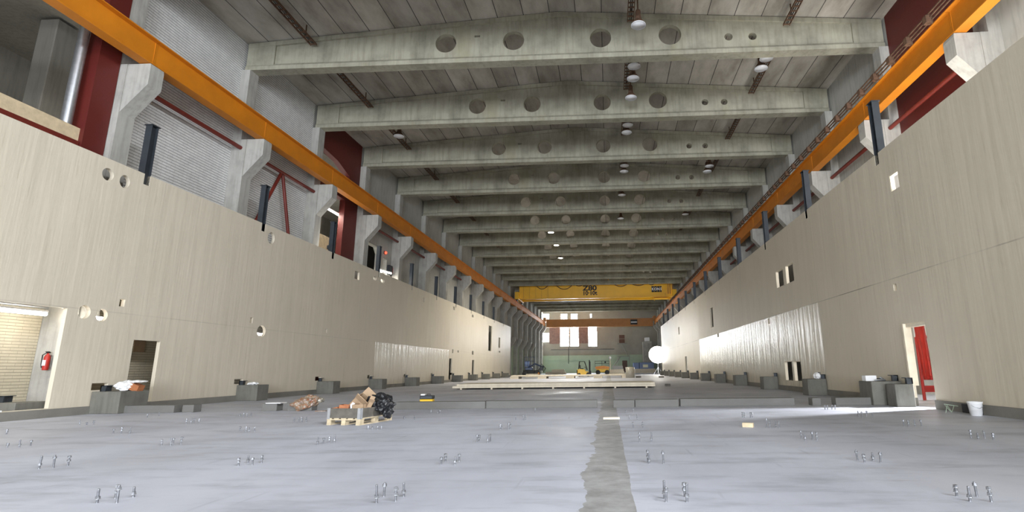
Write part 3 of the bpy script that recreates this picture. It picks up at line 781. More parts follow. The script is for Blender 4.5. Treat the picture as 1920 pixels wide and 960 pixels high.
# things at the foot of the right wall near the camera
p = onz(1871, 779, 0); 
e = empty('white_bucket_stack', (min(p.x, WR-.3), p.y, 0), 'white bucket standing at the foot of the right wall', 'bucket')
MB().lathe([(0, 0), (.11, 0), (.14, .26), (.15, .27), (.15, .3), (.135, .3), (.12, .05), (0, .04)], n=20).build('bucket_body', 'white', e, local=True)
MB().tube([(-.14, 0, .27), (-.1, -.1, .2), (0, -.15, .16), (.1, -.1, .2), (.14, 0, .27)], .006, 6).build('bail_handle', 'steel', e, local=True)
e.name = 'white_bucket'
p2 = onz(1805, 774, 0)
e = empty('green_strap', (min(p2.x, WR-.35), p2.y, 0), 'thin green plastic strap scrap beside the dark gap at the foot of the right wall', 'strap')
MB().tube([(-.16, 0, .01), (-.1, .02, .17), (-.02, 0, .02), (.06, .02, .16), (.14, 0, .15), (-.16, .03, .2), (-.02, .02, .01)], .008, 6).build('strap_loop', 'green', e, local=True)
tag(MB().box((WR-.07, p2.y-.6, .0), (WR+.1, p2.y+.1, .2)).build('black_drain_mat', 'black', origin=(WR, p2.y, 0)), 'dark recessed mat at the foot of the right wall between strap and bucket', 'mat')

# ------------------------------------------------------------------ concrete sill across the hall
yk = onz(1140, 765, 0).y
def sill(px0, px1, pyb, i, h=.21):
    a = onz(px0, pyb, 0); b = onz(px1, pyb, 0)
    o = MB().box((a.x, a.y, 0), (b.x, a.y+.32, h), bev=.008).build('floor_sill', 'sill', origin=((a.x+b.x)/2, a.y, 0))
    return o
t = NT('sill_concrete')
t.bump(t.noise((1, 1, 1), 10, 5), .2, .01)
MT['sill'] = t.out(t.ramp(t.noise((.6, 1, 1), 1.2, 5), [(.3, (.12, .118, .108)), (.7, (.17, .167, .157))]), .75)
segs = [(216, 316, 775, 'beside the nearest left footing block'), (341, 360, 773.5, 'as a short stub right of the longest left piece'), (490, 516, 771, 'as a short stub carrying a white board'),
        (538, 581, 770.5, 'under the brown sack'), (740, 905, 768, 'behind and right of the loaded pallet'), (907, 1119, 766, 'left of the dark floor strip'), (1150, 1190, 764.5, 'just right of the dark floor strip'),
        (1191, 1274, 763.5, 'dark grey, right of the floor strip'), (1276, 1500, 762, 'long, in front of the low twin opening'), (1524, 1541, 760.5, 'as a lone small stub in a gap'), (1568, 1690, 760, 'running up to the doorway footing block')]
for i, (a, b, c, l) in enumerate(segs):
    tag(sill(a, b, c, i), 'low concrete floor sill segment %s' % l, 'sill', 'floor sill segments')
tag(MB().box((onz(497, 771, 0).x, onz(497, 771, 0).y-.02, .215), (onz(523, 771, 0).x, onz(497, 771, 0).y+.3, .235)).build('white_board', 'white', origin=(onz(505, 771, 0).x, onz(497, 771, 0).y, .215)), 'small white board lying on the stub left of the brown sack', 'board')

# ------------------------------------------------------------------ loaded pallet
pc = onz(650, 792, 0)
fl = onz(612, 797, 0); fr = onz(687, 797, 0)
d = Vector((fr.x-fl.x, fr.y-fl.y, 0)); PW = d.length
rz = math.atan2(d.y, d.x)-math.radians(6)
PW, PD = .80, 1.2
base = Vector((fl.x, fl.y, 0))
e = empty('wooden_pallet', base, 'raw wooden pallet standing on the floor left of centre', 'pallet', rz=rz)
for i, x in enumerate((0, PW/2-.05, PW-.1)):
    for j, y in enumerate((0, PD/2-.07, PD-.14)):
        MB().box((x, y, .022), (x+.1, y+.14, .10), bev=.004).build('spacer_block', 'pallet', e, local=True)
for x in (0, PW/2-.05, PW-.1): MB().box((x, 0, 0), (x+.1, PD, .022)).build('bottom_board', 'pallet', e, local=True)
for y in (0, PD/2-.07, PD-.14): MB().box((0, y, .10), (PW, y+.14, .122)).build('stringer_board', 'pallet', e, local=True)
for i in range(5):
    x = i*(PW-.12)/4; MB().box((x, 0, .122), (x+.12, PD, .144)).build('deck_board', 'pallet', e, local=True)
def onpal(x, y, z): return base+Matrix.Rotation(rz, 3, 'Z') @ Vector((x, y, z))
e = empty('pallet_collar', onpal(0, 0, .144), 'dark weathered board collar with steel hinges on the pallet', 'collar', rz=rz)
HC = .20
MB().box((.01, .0, 0), (PW-.01, .02, HC)).build('side_board', 'collar', e, local=True)
MB().box((.01, PD-.02, 0), (PW-.01, PD, HC)).build('side_board', 'collar', e, local=True)
MB().box((0, .0, 0), (.02, PD, HC)).build('side_board', 'collar', e, local=True)
MB().box((PW-.02, .0, 0), (PW, PD, HC)).build('side_board', 'collar', e, local=True)
for x, y in ((0, 0), (PW, 0), (PW, PD), (0, PD)):
    sx = 1 if x == 0 else -1; sy = 1 if y == 0 else -1
    MB().box((x-sx*.006, y-sy*.006, -.02), (x+sx*.07, y, HC+.005)).box((x-sx*.006, y-sy*.006, -.02), (x, y+sy*.07, HC+.005)).build('corner_hinge', 'steel', e, local=True)
def open_box(name, loc, w_, d_, h_, rot, label, mat='card', flaps=True):
    e = empty(name, loc, label, 'box'); e.rotation_euler = rot
    t_ = .012
    MB().box((-w_/2, -d_/2, 0), (w_/2, -d_/2+t_, h_)).box((-w_/2, d_/2-t_, 0), (w_/2, d_/2, h_)).box((-w_/2, -d_/2, 0), (-w_/2+t_, d_/2, h_)).box((w_/2-t_, -d_/2, 0), (w_/2, d_/2, h_)).box((-w_/2, -d_/2, 0), (w_/2, d_/2, t_)).build('carton', mat, e, local=True)
    if flaps:
        f = d_*.5
        MB().box((-w_/2, -d_/2, h_), (w_/2, -d_/2+t_, h_+f), rot=Matrix.Rotation(.5, 3, 'X'), piv=(0, -d_/2, h_)).build('flap', mat, e, local=True)
        MB().box((-w_/2, d_/2-t_, h_), (w_/2, d_/2, h_+f), rot=Matrix.Rotation(-.5, 3, 'X'), piv=(0, d_/2, h_)).build('flap', mat, e, local=True)
    return e
open_box('cardboard_box', onpal(.30, .62, .33), .34, .34, .22, (.35, .75, .2), 'brown cardboard box tipped on edge at the top of the pallet load')
open_box('cardboard_box', onpal(.60, .32, .15), .26, .30, .27, (0.04, -.03, .1+rz), 'upright tan cardboard box in the pallet collar beside the bin bag', 'card', False)
open_box('cardboard_box', onpal(.22, .28, .15), .22, .26, .25, (0, .08, .3+rz), 'orange brown carton on the left in the pallet collar', 'cardorange', False)
open_box('cardboard_box', onpal(.12, .2, .2), .14, .2, .16, (0, -.2, .1+rz), 'small orange carton in the front left corner of the pallet collar', 'cardorange', False)
e = empty('white_bag', onpal(.42, .26, .3), 'white plastic wrapping between the cartons on the pallet', 'bag')
blob('crumpled_film', 'white', e, (0, 0, .05), (.05, .06, .10), 21, .35, 3)
e = empty('bin_bag', onpal(.98, .80, .16), 'black plastic bin bag slumped over the far corner of the pallet', 'bag')
blob('bag_body', 'blackplastic', e, (-.20, 0, .24), (.27, .27, .22), 31, .42, 1.7, sub=4)
blob('bag_neck', 'blackplastic', e, (.02, -.12, .06), (.10, .13, .14), 35, .4, 2, sub=3)
open_box('cardboard_box', onpal(.69, .38, .30), .10, .16, .2, (.3, .4, .5), 'small torn carton flap leaning on the bin bag')

# sack on the sill
p = onz(572, 770, 0)
e = empty('rubbish_sack', (p.x, p.y+.1, 0), 'brown and pink plastic sack of rubble slumped over the floor sill', 'sack')
mb = blob('s', 'sack', None, (-.02, -.05, .17), (.36, .26, .20), 41, .35, 1.6, cut=.0, sub=4)
for v in mb.v: v.z += max(0, (v.x+.1))*.3
mb.build('sack_body', 'sack', e, local=True)
mb = blob('s', 'film', None, (.18, .1, .28), (.24, .18, .09), 47, .4, 2.2, sub=3)
mb.build('loose_film', 'film', e, local=True)
tag(MB().box((onz(600, 771, 0).x-.1, p.y-.35, .0), (onz(600, 771, 0).x+.2, p.y-.22, .02)).build('film_scrap', 'sack', origin=(onz(600, 771, 0).x, p.y-.3, 0)), 'flat brown film scrap on the floor beside the sack', 'scrap')

# tool case on the sill
p = onz(782, 757, .0); q = onz(807, 757, .0); yy = yk+1.2
p = ony(783, 757, yk+2.4); q = ony(807, 757, yk+2.4)
e = empty('tool_case', ((p.x+q.x)/2+.1, yk+2.4, 0), 'grey and yellow tool case standing behind the floor sill', 'tool case'); wd = (q.x-p.x)/2
MB().box((-wd, -.12, 0), (wd, .12, .17), bev=.02).build('base_tray', 'yellow', e, local=True)
MB().box((-wd, -.13, .17), (wd, .13, .29), bev=.02).build('lid', 'dark', e, local=True)
MB().box((-wd+.02, -.1, .29), (-wd+.16, .05, .34), bev=.01).build('white_pouch', 'white', e, local=True)
MB().tube([(-.02, 0, .28), (0, 0, .33), (.1, 0, .33), (.12, 0, .28)], .012, 6).build('handle', 'black', e, local=True)

# wood offcuts
p = onz(1131, 786.5, 0); q = onz(1162, 786.5, 0)
tag(MB().box((p.x, p.y, 0), (q.x, p.y+.09, .045), bev=.004).build('timber_offcut', 'pale_timber', origin=((p.x+q.x)/2, p.y, 0)), 'short pale timber batten lying across the dark floor strip', 'timber')
p = onz(1405, 801, 0)
tag(MB().box((p.x-.12, p.y-.03, 0), (p.x+.08, p.y+.05, .08), bev=.005, rot=Matrix.Rotation(-.5, 3, 'Z')).build('timber_offcut', 'timber', origin=(p.x, p.y, 0)), 'chunky wood block lying on the floor on the right', 'timber')
p = onz(1252, 724, 0)
tag(MB().box((p.x-.16, p.y-.1, 0), (p.x+.16, p.y+.1, .14), bev=.01).build('timber_offcut', 'collar', origin=(p.x, p.y, 0)), 'dark block lying on the floor right of the panel stack', 'block')
for px, py, l in ((1197, 708, 'small dark block on the floor right of the white roll'), (1240, 708, 'small dark block on the floor below the far flood lamp')):
    p = onz(px, py, 0)
    tag(MB().box((p.x-.3, p.y-.15, 0), (p.x+.3, p.y+.15, .16), bev=.01).build('timber_offcut', 'collar', origin=(p.x, p.y, 0)), l, 'block')

# ------------------------------------------------------------------ anchor bolts
clusters = [
 ('at the very front on the left', [(182, 943, 25), (219, 943, 27), (216, 935, 20), (250, 932, 17)]),
 ('second from the front on the left edge', [(73, 879, 20), (100, 877, 20), (127, 873, 16)]),
 ('third from the front at the left edge', [(13, 839, 8), (36, 839, 14), (57, 836, 11)]),
 ('farthest along the left edge', [(12, 814, 9)]),
 ('in front of the big left opening', [(149, 797, 8), (162, 797, 3), (175, 796, 6)]),
 ('below the nearest left footing block', [(212, 813, 8), (227, 813, 12), (243, 813, 11)]),
 ('midway between the left edge and the pallet', [(303, 835, 11), (320, 835, 12), (324, 832, 8), (339, 833, 12)]),
 ('below the short sill stub on the left', [(349, 795, 9), (358, 794, 8), (363, 794, 8), (373, 793, 7)]),
 ('two rows left of the pallet', [(450, 808, 8), (461, 809, 9), (467, 810, 7), (477, 809, 9)]),
 ('below the second left footing block', [(450, 781, 5), (457, 781, 5), (463, 781, 5), (471, 780, 5)]),
 ('just left of the pallet', [(551, 792, 8), (560, 792, 8), (566, 792, 8), (574, 791, 8)]),
 ('in front of the pallet, one row nearer', [(595, 834, 13), (606, 832, 11), (617, 830, 9), (627, 830, 13)]),
 ('two rows nearer than the pallet', [(447, 873, 13), (465, 868, 14), (473, 872, 13), (490, 868, 14)]),
 ('touching the long left sill', [(276, 783, 5), (298, 780, 5)]),
 ('at the very front left of centre', [(706, 943, 27), (720, 931, 22), (742, 940, 24), (757, 931, 20)]),
 ('second from the front left of centre', [(827, 871, 13), (835, 865, 13), (853, 871, 13), (861, 865, 13)]),
 ('third from the front near the centre', [(894, 829, 12), (898, 827, 11), (914, 830, 12), (919, 828, 14)]),
 ('fourth from the front near the centre', [(938, 805, 9), (940, 804, 8), (953, 805, 10), (957, 804, 10)]),
 ('fifth from the front near the centre', [(967, 788, 8), (981, 788, 8), (985, 787, 8)]),
 ('touching the sill near the centre', [(1003, 774, 8)]),
 ('at the front edge of the pallet', [(690, 805, 5), (698, 805, 7), (708, 805, 5), (715, 805, 6)]),
 ('right of the pallet', [(758, 786, 4), (777, 787, 6)]),
 ('in front of the tool case', [(808, 775, 6), (821, 775, 6), (825, 775, 6)]),
 ('farthest beside the dark strip', [(1173, 774, 5), (1187, 773, 5)]),
 ('second farthest beside the dark strip', [(1180, 786, 8), (1195, 787, 9)]),
 ('third farthest beside the dark strip', [(1187, 803, 12), (1205, 803, 12)]),
 ('fourth farthest beside the dark strip', [(1199, 829, 16), (1221, 829, 17)]),
 ('second from the front beside the dark strip', [(1215, 867, 20), (1217, 869, 15), (1244, 869, 22)]),
 ('at the very front right of the dark strip', [(1246, 935, 30), (1249, 941, 25), (1284, 931, 24), (1288, 941, 28)]),
 ('behind the chunky wood block', [(1392, 783, 9), (1396, 783, 9), (1407, 783, 9), (1411, 783, 9)]),
 ('right of the chunky wood block', [(1437, 801, 15), (1444, 802, 11), (1455, 801, 11), (1461, 802, 11)]),
 ('in the middle of the right half', [(1503, 822, 12), (1510, 825, 10), (1524, 824, 13), (1532, 825, 13)]),
 ('second from the front in the right half', [(1608, 863, 15), (1621, 867, 14), (1637, 863, 13), (1651, 867, 16)]),
 ('at the front right corner', [(1794, 930, 20), (1819, 940, 22), (1832, 931, 22), (1859, 941, 26)]),
 ('touching the lone sill stub', [(1547, 768, 7), (1552, 768, 7), (1560, 768, 7), (1566, 768, 7)]),
 ('in the sunlit streak below the doorway', [(1610, 781, 10), (1617, 782, 9), (1625, 781, 10), (1637, 782, 7)]),
 ('in the shade right of the sunlit streak', [(1695, 799, 11), (1704, 800, 11), (1716, 799, 11), (1728, 799, 11)]),
 ('toward the right edge in the shade', [(1821, 821, 12), (1834, 823, 9), (1847, 822, 12), (1863, 824, 9)]),
]
protos = {}
def bolt_proto(h, nut):
    e = bpy.data.objects.new('anchor_bolt', None); COL.objects.link(e)
    pr = [(0, -.01)]; z = -.01; pr = [(0, -.01), (.0105, -.01)]
    n_ = max(4, int(h/.012))
    for i in range(n_):
        z0 = i*h/n_; pr += [(.0115, z0+.003), (.0095, z0+h/n_-.001)]
    pr += [(.007, h), (0, h)]
    MB().lathe(pr, n=10).build('threaded_rod', 'bolt', e, local=True)
    if nut:
        for zz in nut:
            mb = MB(); mb.lathe([(.009, zz), (.019, zz), (.019, zz+.018), (.009, zz+.018)], n=6, smooth=False); mb.build('nut', 'bolt', e, local=True)
            mb = MB(); mb.lathe([(.009, zz-.004), (.022, zz-.004), (.022, zz), (.009, zz)], n=14); mb.build('washer', 'steel', e, local=True)
    return e
order = {1: ('only',), 2: ('left', 'right'), 3: ('left', 'middle', 'right'), 4: ('leftmost', 'second', 'third', 'rightmost')}
for cn, pts in clusters:
    for j, (px, py, hp) in enumerate(pts):
        g = onz(px, py, 0)
        top = onz(px, py, 0); dist = (g-EYE).dot(_F)
        h = min(.20, max(.07, hp*dist/F_PX*1.1)); hq = round(h/.03)*.03
        kind = (hq, (j+len(cn)) % 3)
        if kind not in protos:
            nut = {0: (hq*.75,), 1: (hq*.45, hq*.82), 2: (hq*.3,)}[kind[1]]
            protos[kind] = bolt_proto(hq, nut); c = protos[kind]
        else: c = copy_tree(protos[kind])
        c.location = (g.x, g.y, 0); c.rotation_euler = (random.uniform(-.06, .06), random.uniform(-.06, .06), random.uniform(0, 3))
        tag(c, '%s threaded anchor bolt of the cluster %s' % (order[len(pts)][j], cn), 'anchor bolt', 'anchor bolts in the floor')

# ------------------------------------------------------------------ panel stacks in the middle distance
a = onz(845, 727, 0); b = onz(1229, 727, 0); y0 = b.y
xa, xb = ony(848, 727, y0).x, ony(1229, 727, y0).x
for i in range(7):
    x = xa+.5+i*(xb-xa-1.0)/6
    tag(MB().box((x-.05, y0+.03, 0), (x+.05, y0+3.1, .08)).build('support_batten', 'pale_timber', origin=(x, y0, 0)), '%s pale batten under the long panel stack, counted from the left' % ordinal[i] if i else 'leftmost pale batten under the long panel stack', 'batten', 'battens under the panel stack')
for i in range(2):
    e = MB().box((xa+i*.25, y0+.02*i, .082+i*.115), (xb-(.02*i), y0+3.2, .192+i*.115), bev=.005).build('timber_panel', 'pale_timber', origin=((xa+xb)/2, y0, .08+i*.115))
    tag(e, ('lower' if i == 0 else 'upper')+' long pale wall panel of the stack lying across the hall', 'panel', 'stacked wall panels')
b2 = onz(1100, 709, 0); y1 = b2.y
xa, xb = ony(958, 709, y1).x, ony(1187, 709, y1).x
n_ = 5
for i in range(n_):
    x = xa+.4+i*(xb-xa-1.2)/(n_-1)
    tag(MB().box((x-.5, y1, 0), (x+.5, y1+2.4, .26)).build('support_block', 'pale_timber', origin=(x, y1, 0)), 'white spacer block under the far panel, %s from the left' % (('nearest',)+tuple(ordinal[1:]))[i] if i else 'leftmost white spacer block under the far panel', 'block', 'spacer blocks under the far panel')
tag(MB().box((xa, y1-.05, .26), (xb, y1+2.6, .40), bev=.01).build('timber_panel', 'pale_timber', origin=((xa+xb)/2, y1, .26)), 'long pale wall panel raised on white spacer blocks in front of the forklift', 'panel')
p = onz(1181, 708, 0)
e = empty('film_roll', (p.x, y1-.9, 0), 'upright white roll of foil beside the far panel', 'roll'); sc_ = (y1-.9)/F_PX
MB().lathe([(0, 0), (8*sc_, 0), (8*sc_, 19*sc_), (3*sc_, 19*sc_), (3*sc_, 18.5*sc_), (0, 18.5*sc_)], n=20).build('roll_body', 'film', e, local=True)
MB().lathe([(0, 18*sc_), (2.4*sc_, 18*sc_), (2.4*sc_, 19.6*sc_), (0, 19.6*sc_)], n=12).build('core', 'card', e, local=True)

# ------------------------------------------------------------------ forklift
p = onz(1096, 705.5, 0)
FX, FY = p.x, p.y
k_ = 2.35/2.35
e = empty('forklift', (FX, FY, 0), 'yellow forklift truck with a black overhead guard parked beyond the panels', 'forklift')
MB().prism([(-1.1, .35), (-1.05, .95), (-.75, 1.05), (.05, 1.0), (.15, .72), (.55, .66), (.62, .3), (.3, .22), (-.9, .22)], 'y', -.5, .5).build('body', 'yellow', e, local=True)
MB().box((-1.12, -.5, .3), (-.95, .5, .9), bev=.03).build('counterweight', 'dark', e, local=True)
mb = MB()
for y in (-.48, .48):
    mb.tube([(-.85, y, 1.0), (-.72, y, 2.1), (.02, y, 2.1), (.42, y, .9)], .05, 8)
mb.build('guard_frame', 'black', e, local=True)
mb = MB().box((-.75, -.48, 2.08), (.06, -.42, 2.14)).box((-.75, .42, 2.08), (.06, .48, 2.14))
for i in range(6): mb.box((-.7+i*.14, -.45, 2.09), (-.66+i*.14, .45, 2.13))
mb.build('guard_roof', 'black', e, local=True)
MB().box((-.62, -.25, 1.0), (-.15, .25, 1.14), bev=.03).box((-.70, -.25, 1.1), (-.58, .25, 1.6), bev=.03).build('seat', 'black', e, local=True)
MB().tube([(.3, 0, .9), (.12, 0, 1.3)], .03, 8).lathe([(.15, 0), (.18, .02), (.15, .04)], (.1, 0, 1.3), 14).build('steering_wheel', 'black', e, local=True)
for y in (-.33, .25): MB().box((.66, y, .12), (.80, y+.1, 2.3)).box((.82, y+.01, .2), (.88, y+.09, 2.1)).build('mast_rail', 'black', e, local=True)
MB().box((.68, -.33, 2.2), (.80, .35, 2.3)).box((.68, -.33, 1.2), (.8, .35, 1.3)).build('mast_crossbar', 'black', e, local=True)
fc = MB().box((.9, -.4, .3), (.95, .42, .8)).build('fork_carriage', 'black', e, local=True)
for y in (-.3, .2): MB().box((.95, y, .12), (1.9, y+.1, .17)).box((.93, y, .12), (.98, y+.1, .7)).build('fork', 'dark', fc, local=True)
for x, y, r in ((-.75, -.5, .24), (-.75, .4, .24), (.55, -.52, .28), (.55, .4, .28)):
    w_ = MB().lathe([(0, 0), (r*.6, 0), (r, .02), (r, .12), (r*.6, .14), (0, .14)], (x, y-.02, r), 18, 'y').build('wheel', 'black', e, local=True)
# orange telehandler behind
p = onz(1130, 702.5, 0)
e = empty('work_machine', (p.x, p.y, 0), 'orange wheeled work machine with raised frame right of the forklift', 'machine')
MB().box((-1.1, -.6, .45), (1.1, .6, 1.0), bev=.08).build('chassis', 'yellow', e, local=True)
MB().prism([(-1.25, 1.02), (1.2, 1.02), (1.2, 1.35), (.2, 1.55), (-1.25, 1.4)], 'y', -.55, .55).build('deck', 'machine_orange', e, local=True)
mb = MB()
for z in (1.95, 2.35): mb.tube([(-1.3, -.5, z), (1.2, -.5, z)], .03, 6)
for x in (-1.3, -.1, 1.2): mb.tube([(x, -.5, 1.3), (x, -.5, 2.4)], .03, 6)
mb.build('guard_rail', 'dark', e, local=True)
MB().tube([(1.35, -.4, .5), (1.35, -.4, 2.7)], .08, 8).build('mast', 'pale_timber', e, local=True)
MB().lathe([(0, 2.7), (.2, 2.72), (.22, 3.0), (.1, 3.15), (0, 3.15)], (1.35, -.4, 0), 14).build('beacon', 'white', e, local=True)
for x in (-.8, .8):
    for y in (-.65, .45): MB().lathe([(0, 0), (.3, 0), (.42, .04), (.42, .16), (.3, .2), (0, .2)], (x, y, .42), 18, 'y').build('wheel', 'black', e, local=True)
MB().lathe([(0, 0), (.16, 0), (.16, .08), (0, .08)], (.5, -.6, 2.15), 12, 'y').build('round_lamp', 'black', e, local=True)

# dark blue lift on the left
p = onz(1000, 706, 0)
e = empty('boom_lift', (p.x, p.y, 0), 'dark blue folded boom lift with baskets near the left columns', 'machine')
MB().box((-1.5, -.6, .45), (.9, .6, .95), bev=.06).build('chassis', 'black', e, local=True)
MB().box((-1.2, -.5, .95), (-.1, .5, 1.35), bev=.04).build('turret', 'darkblue', e, local=True)
mb = MB()
for z in (1.7, 2.3, 2.9): mb.tube([(-1.3, -.45, z), (.2, -.45, z)], .04, 6)
for x in (-1.3, -.8, -.3, .2): mb.tube([(x, -.45, 1.3), (x, -.45, 2.9)], .04, 6)
mb.build('basket_rail', 'darkblue', e, local=True)
MB().box((-1.25, -.4, 1.5), (-.6, .3, 2.3), bev=.03).build('control_cabinet', 'blue', e, local=True)
MB().tube([(-.9, .2, 1.3), (.2, .1, 1.9), (1.6, 0, 1.35)], .12, 8).build('boom', 'darkblue', e, local=True)
MB().tube([(.8, -.3, .8), (1.3, -.4, 1.9), (1.9, -.2, 1.2), (1.6, 0, .7), (1.2, -.1, 1.3)], .06, 8).build('hose_loop', 'black', e, local=True)
MB().box((1.0, -.4, .9), (1.5, .2, 1.5), bev=.05).build('motor_block', 'dark', e, local=True)
for x in (-1.15, .55):
    for y in (-.68, .48): MB().lathe([(0, 0), (.3, 0), (.45, .04), (.45, .16), (.3, .2), (0, .2)], (x, y, .45), 18, 'y').build('wheel', 'black', e, local=True)
MB().lathe([(0, 0), (.14, 0), (.2, .3), (.08, .6), (0, .6)], (.9, -.8, .0), 12).build('orange_cone', 'machine_orange', e, local=True)

# timber piles and pale blocks near the green wall
for i, (x0, x1, py, h, mat, lab) in enumerate([
    (1022, 1062, 701, .5, 'pale_timber', 'low pile of pale timber left of the forklift'),
    (1034, 1060, 696, 1.0, 'pale_timber', 'farther pile of pale boards against the green wall'),
    (1142, 1172, 702, .9, 'pale_timber', 'white wrapped pile right of the orange machine'),
    (1148, 1170, 697, 1.6, 'film', 'tall wrapped pile behind the orange machine'),
    (1190, 1231, 700, .9, 'pale_timber', 'long low cream barrier in front of the blue containers'),
    (985, 1012, 707, .45, 'pale_timber', 'low light boards beside the boom lift')]):
    a = onz(x0, py, 0)
    if a.y > 112 or a.y < 0: a = ony(x0, py, 110+3*i)
    b = ony(x1, py, a.y)
    e = empty('timber_pile', ((a.x+b.x)/2, a.y, 0), lab, 'pile'); wd = (b.x-a.x)/2
    n_ = 3
    for j in range(n_):
        MB().box((-wd+j*.05, -.05*j, j*h/n_+.01), (wd-j*.12, 1.2, (j+1)*h/n_-.02)).build('board_layer', mat, e, local=True)

# blue containers
a = onz(1188, 697.5, 0); yc = min(a.y, YEND-8)
for x0, x1, y0_, y1_, lab, sgn in ((1188, 1198, 680, 697, 'narrow blue site container near the end wall', False), (1199.5, 1226, 679, 697, 'wide blue site container with a pale sign near the end wall', True)):
    a = ony(x0, y1_, yc); b = ony(x1, y0_, yc)
    e = empty('site_container', ((a.x+b.x)/2, yc, 0), lab, 'container'); wd = (b.x-a.x)/2; h = b.z
    MB().box((-wd, 0, .05), (wd, 2.4, h), bev=.03).build('container_body', 'blue', e, local=True)
    mb = MB()
    for i in range(int(wd*2/.3)): mb.box((-wd+.1+i*.3, -.03, .15), (-wd+.22+i*.3, 0, h-.12))
    mb.build('corrugation', 'blue', e, local=True)
    MB().box((-wd, -.04, 0), (wd, 2.44, .08)).box((-wd, -.04, h-.08), (wd, 2.44, h)).build('edge_rail', 'darkblue', e, local=True)
    if sgn: MB().box((-.9, -.06, h*.5), (.3, -.035, h*.78)).build('pale_sign', 'sign', e, local=True)

# ------------------------------------------------------------------ flood lamp at the end of the right wall, glare built as a glowing sphere
yb_ = RIGHT_END+2.0
p = ony(1233, 665, yb_)
e = empty('flood_glare', (p.x, yb_, 0), 'white flood lamp on a tripod, its glare shaped as a sphere, at the far end of the right wall', 'work light')
rb = 16.0*yb_/F_PX
bm = bmesh.new(); bmesh.ops.create_icosphere(bm, subdivisions=4, radius=rb)
mb = MB(); mb.frombm(bm, True)
for v in mb.v: v.z = v.z*.95+p.z
mb.build('glare_sphere', 'glare_sphere', e, local=True)
MB().tube([(0, 0, .3), (0, 0, p.z-rb*.9)], .05, 8).build('mast', 'steel', e, local=True)
for i in range(3):
    a = i*2*PI/3+.4; MB().tube([(0, 0, 1.2), (math.cos(a)*.9, math.sin(a)*.9, .02)], .03, 6).build('leg', 'steel', e, local=True)
l = bpy.data.lights.new('flood_glare_light', 'POINT'); l.energy = 3200; l.color = (1, .95, .84); l.shadow_soft_size = rb*1.02
lo = bpy.data.objects.new('flood_glare_light', l); COL.objects.link(lo); lo.parent = e; lo.location = (0, 0, p.z)
l.cycles.use_multiple_importance_sampling = False

# ------------------------------------------------------------------ ceiling lamps and cable trays
def lamp_proto(on, H):
    e = bpy.data.objects.new('high_bay_lamp', None); COL.objects.link(e)
    MB().lathe([(0, .74), (.07, .74), (.11, .68), (.12, .42), (.14, .30), (.10, .26), (0, .26)], n=18).build('gear_housing', 'rust', e, local=True)
    MB().lathe([(.10, .28), (.17, .24), (.27, .10), (.30, .03), (.29, .03), (.25, .10), (.14, .22), (.08, .25)], n=24).build('reflector', 'rust', e, local=True)
    rf = [c for c in COL.objects if c.parent == e and c.name.startswith('reflector')][0]
    MB().lathe([(.29, .035), (.31, .03), (.31, 0), (.29, 0)], n=24).build('rim', 'lamp_white', rf, local=True)
    MB().lathe([(0, .035), (.29, .03), (.29, .01), (0, .005)], n=24).build('glass', 'lamp_on' if on else 'lamp_white', rf, local=True)
    MB().tube([(0, 0, .73), (0, 0, H)], .03, 8).build('stem', 'rust', e, local=True)
    return e
def roofz(x): return ZE+(ZR-ZE)*(1-abs(x-XM)/((XR-XL)/2))
ZL = CAM_H+13.95
lamps = [(1197, 48, 0, 'centre row, nearest to the camera'), (1189, 125, 0, 'centre row, in front of the second beam'), (1187, 148, 0, 'centre row, second of three before the second beam'), (1183, 184, 0, 'centre row, lowest of three before the second beam'),
 (1177, 235, 0, 'centre row, upper of the pair before the third beam'), (1175, 249, 0, 'centre row, lower of the pair before the third beam'), (1171, 311, 0, 'centre row, upper of the pair before the fourth beam'), (1170, 322, 0, 'centre row, lower of the pair before the fourth beam'),
 (1166, 366, 0, 'centre row, before the fifth beam'), (1164, 410, 0, 'centre row, before the sixth beam'), (1437, 110, 0, 'right row, upper of the nearer pair'), (1427, 129, 0, 'right row, lower of the nearer pair'), (1330, 312, 0, 'right row, upper of the farther pair'), (1326, 322, 0, 'right row, lower of the farther pair'),
 (1285, 402, 0, 'right row, farthest single'), (748, 256, 0, 'left row, single'),
 (1033, 436, 1, 'lit, nearest of the three burning lamps'), (1043, 460, 1, 'lit, middle of the three burning lamps'), (1051, 484, 1, 'lit, farthest of the three burning lamps')]
protos_l = {}
for px, py, lit, lab in lamps:
    p = onz(px, py, ZL)
    H = round(roofz(p.x)-(.58 if not lit else .04)-p.z-.03, 1)
    if (lit, H) in protos_l: c = copy_tree(protos_l[(lit, H)])
    else: c = protos_l[(lit, H)] = lamp_proto(lit, H)
    c.location = p
    tag(c, 'round high bay ceiling lamp: '+lab, 'lamp', 'high bay ceiling lamps')
    if lit:
        l = bpy.data.lights.new('lamp_light', 'SPOT'); l.energy = 3600; l.color = (1, .93, .80); l.shadow_soft_size = .28; l.spot_size = math.radians(150); l.spot_blend = .6
        lo = bpy.data.objects.new('lamp_light', l); COL.objects.link(lo); lo.location = p-Vector((0, 0, .05))
def tray_proto():
    e = bpy.data.objects.new('cable_tray', None); COL.objects.link(e)
    L = 5.3
    mb = MB()
    for x in (-.15, .12): mb.box((x, 0, 0), (x+.03, L, .09))
    for i in range(18): mb.box((-.13, .1+i*.3, .02), (.13, .17+i*.3, .05))
    mb.build('ladder_frame', 'rust', e, local=True)
    for y in (.5, 4.6): MB().box((-.02, y, .04), (.02, y+.04, .60)).build('hanger', 'rust', e, local=True)
    MB().tube([(-.05, 0, .07), (-.03, L, .07)], .02, 6).tube([(.05, 0, .07), (.04, L, .07)], .025, 6).build('cable', 'black', e, local=True)
    return e
tp = tray_proto(); ft = True
def roofz(x): return ZE+(ZR-ZE)*(1-abs(x-XM)/((XR-XL)/2))
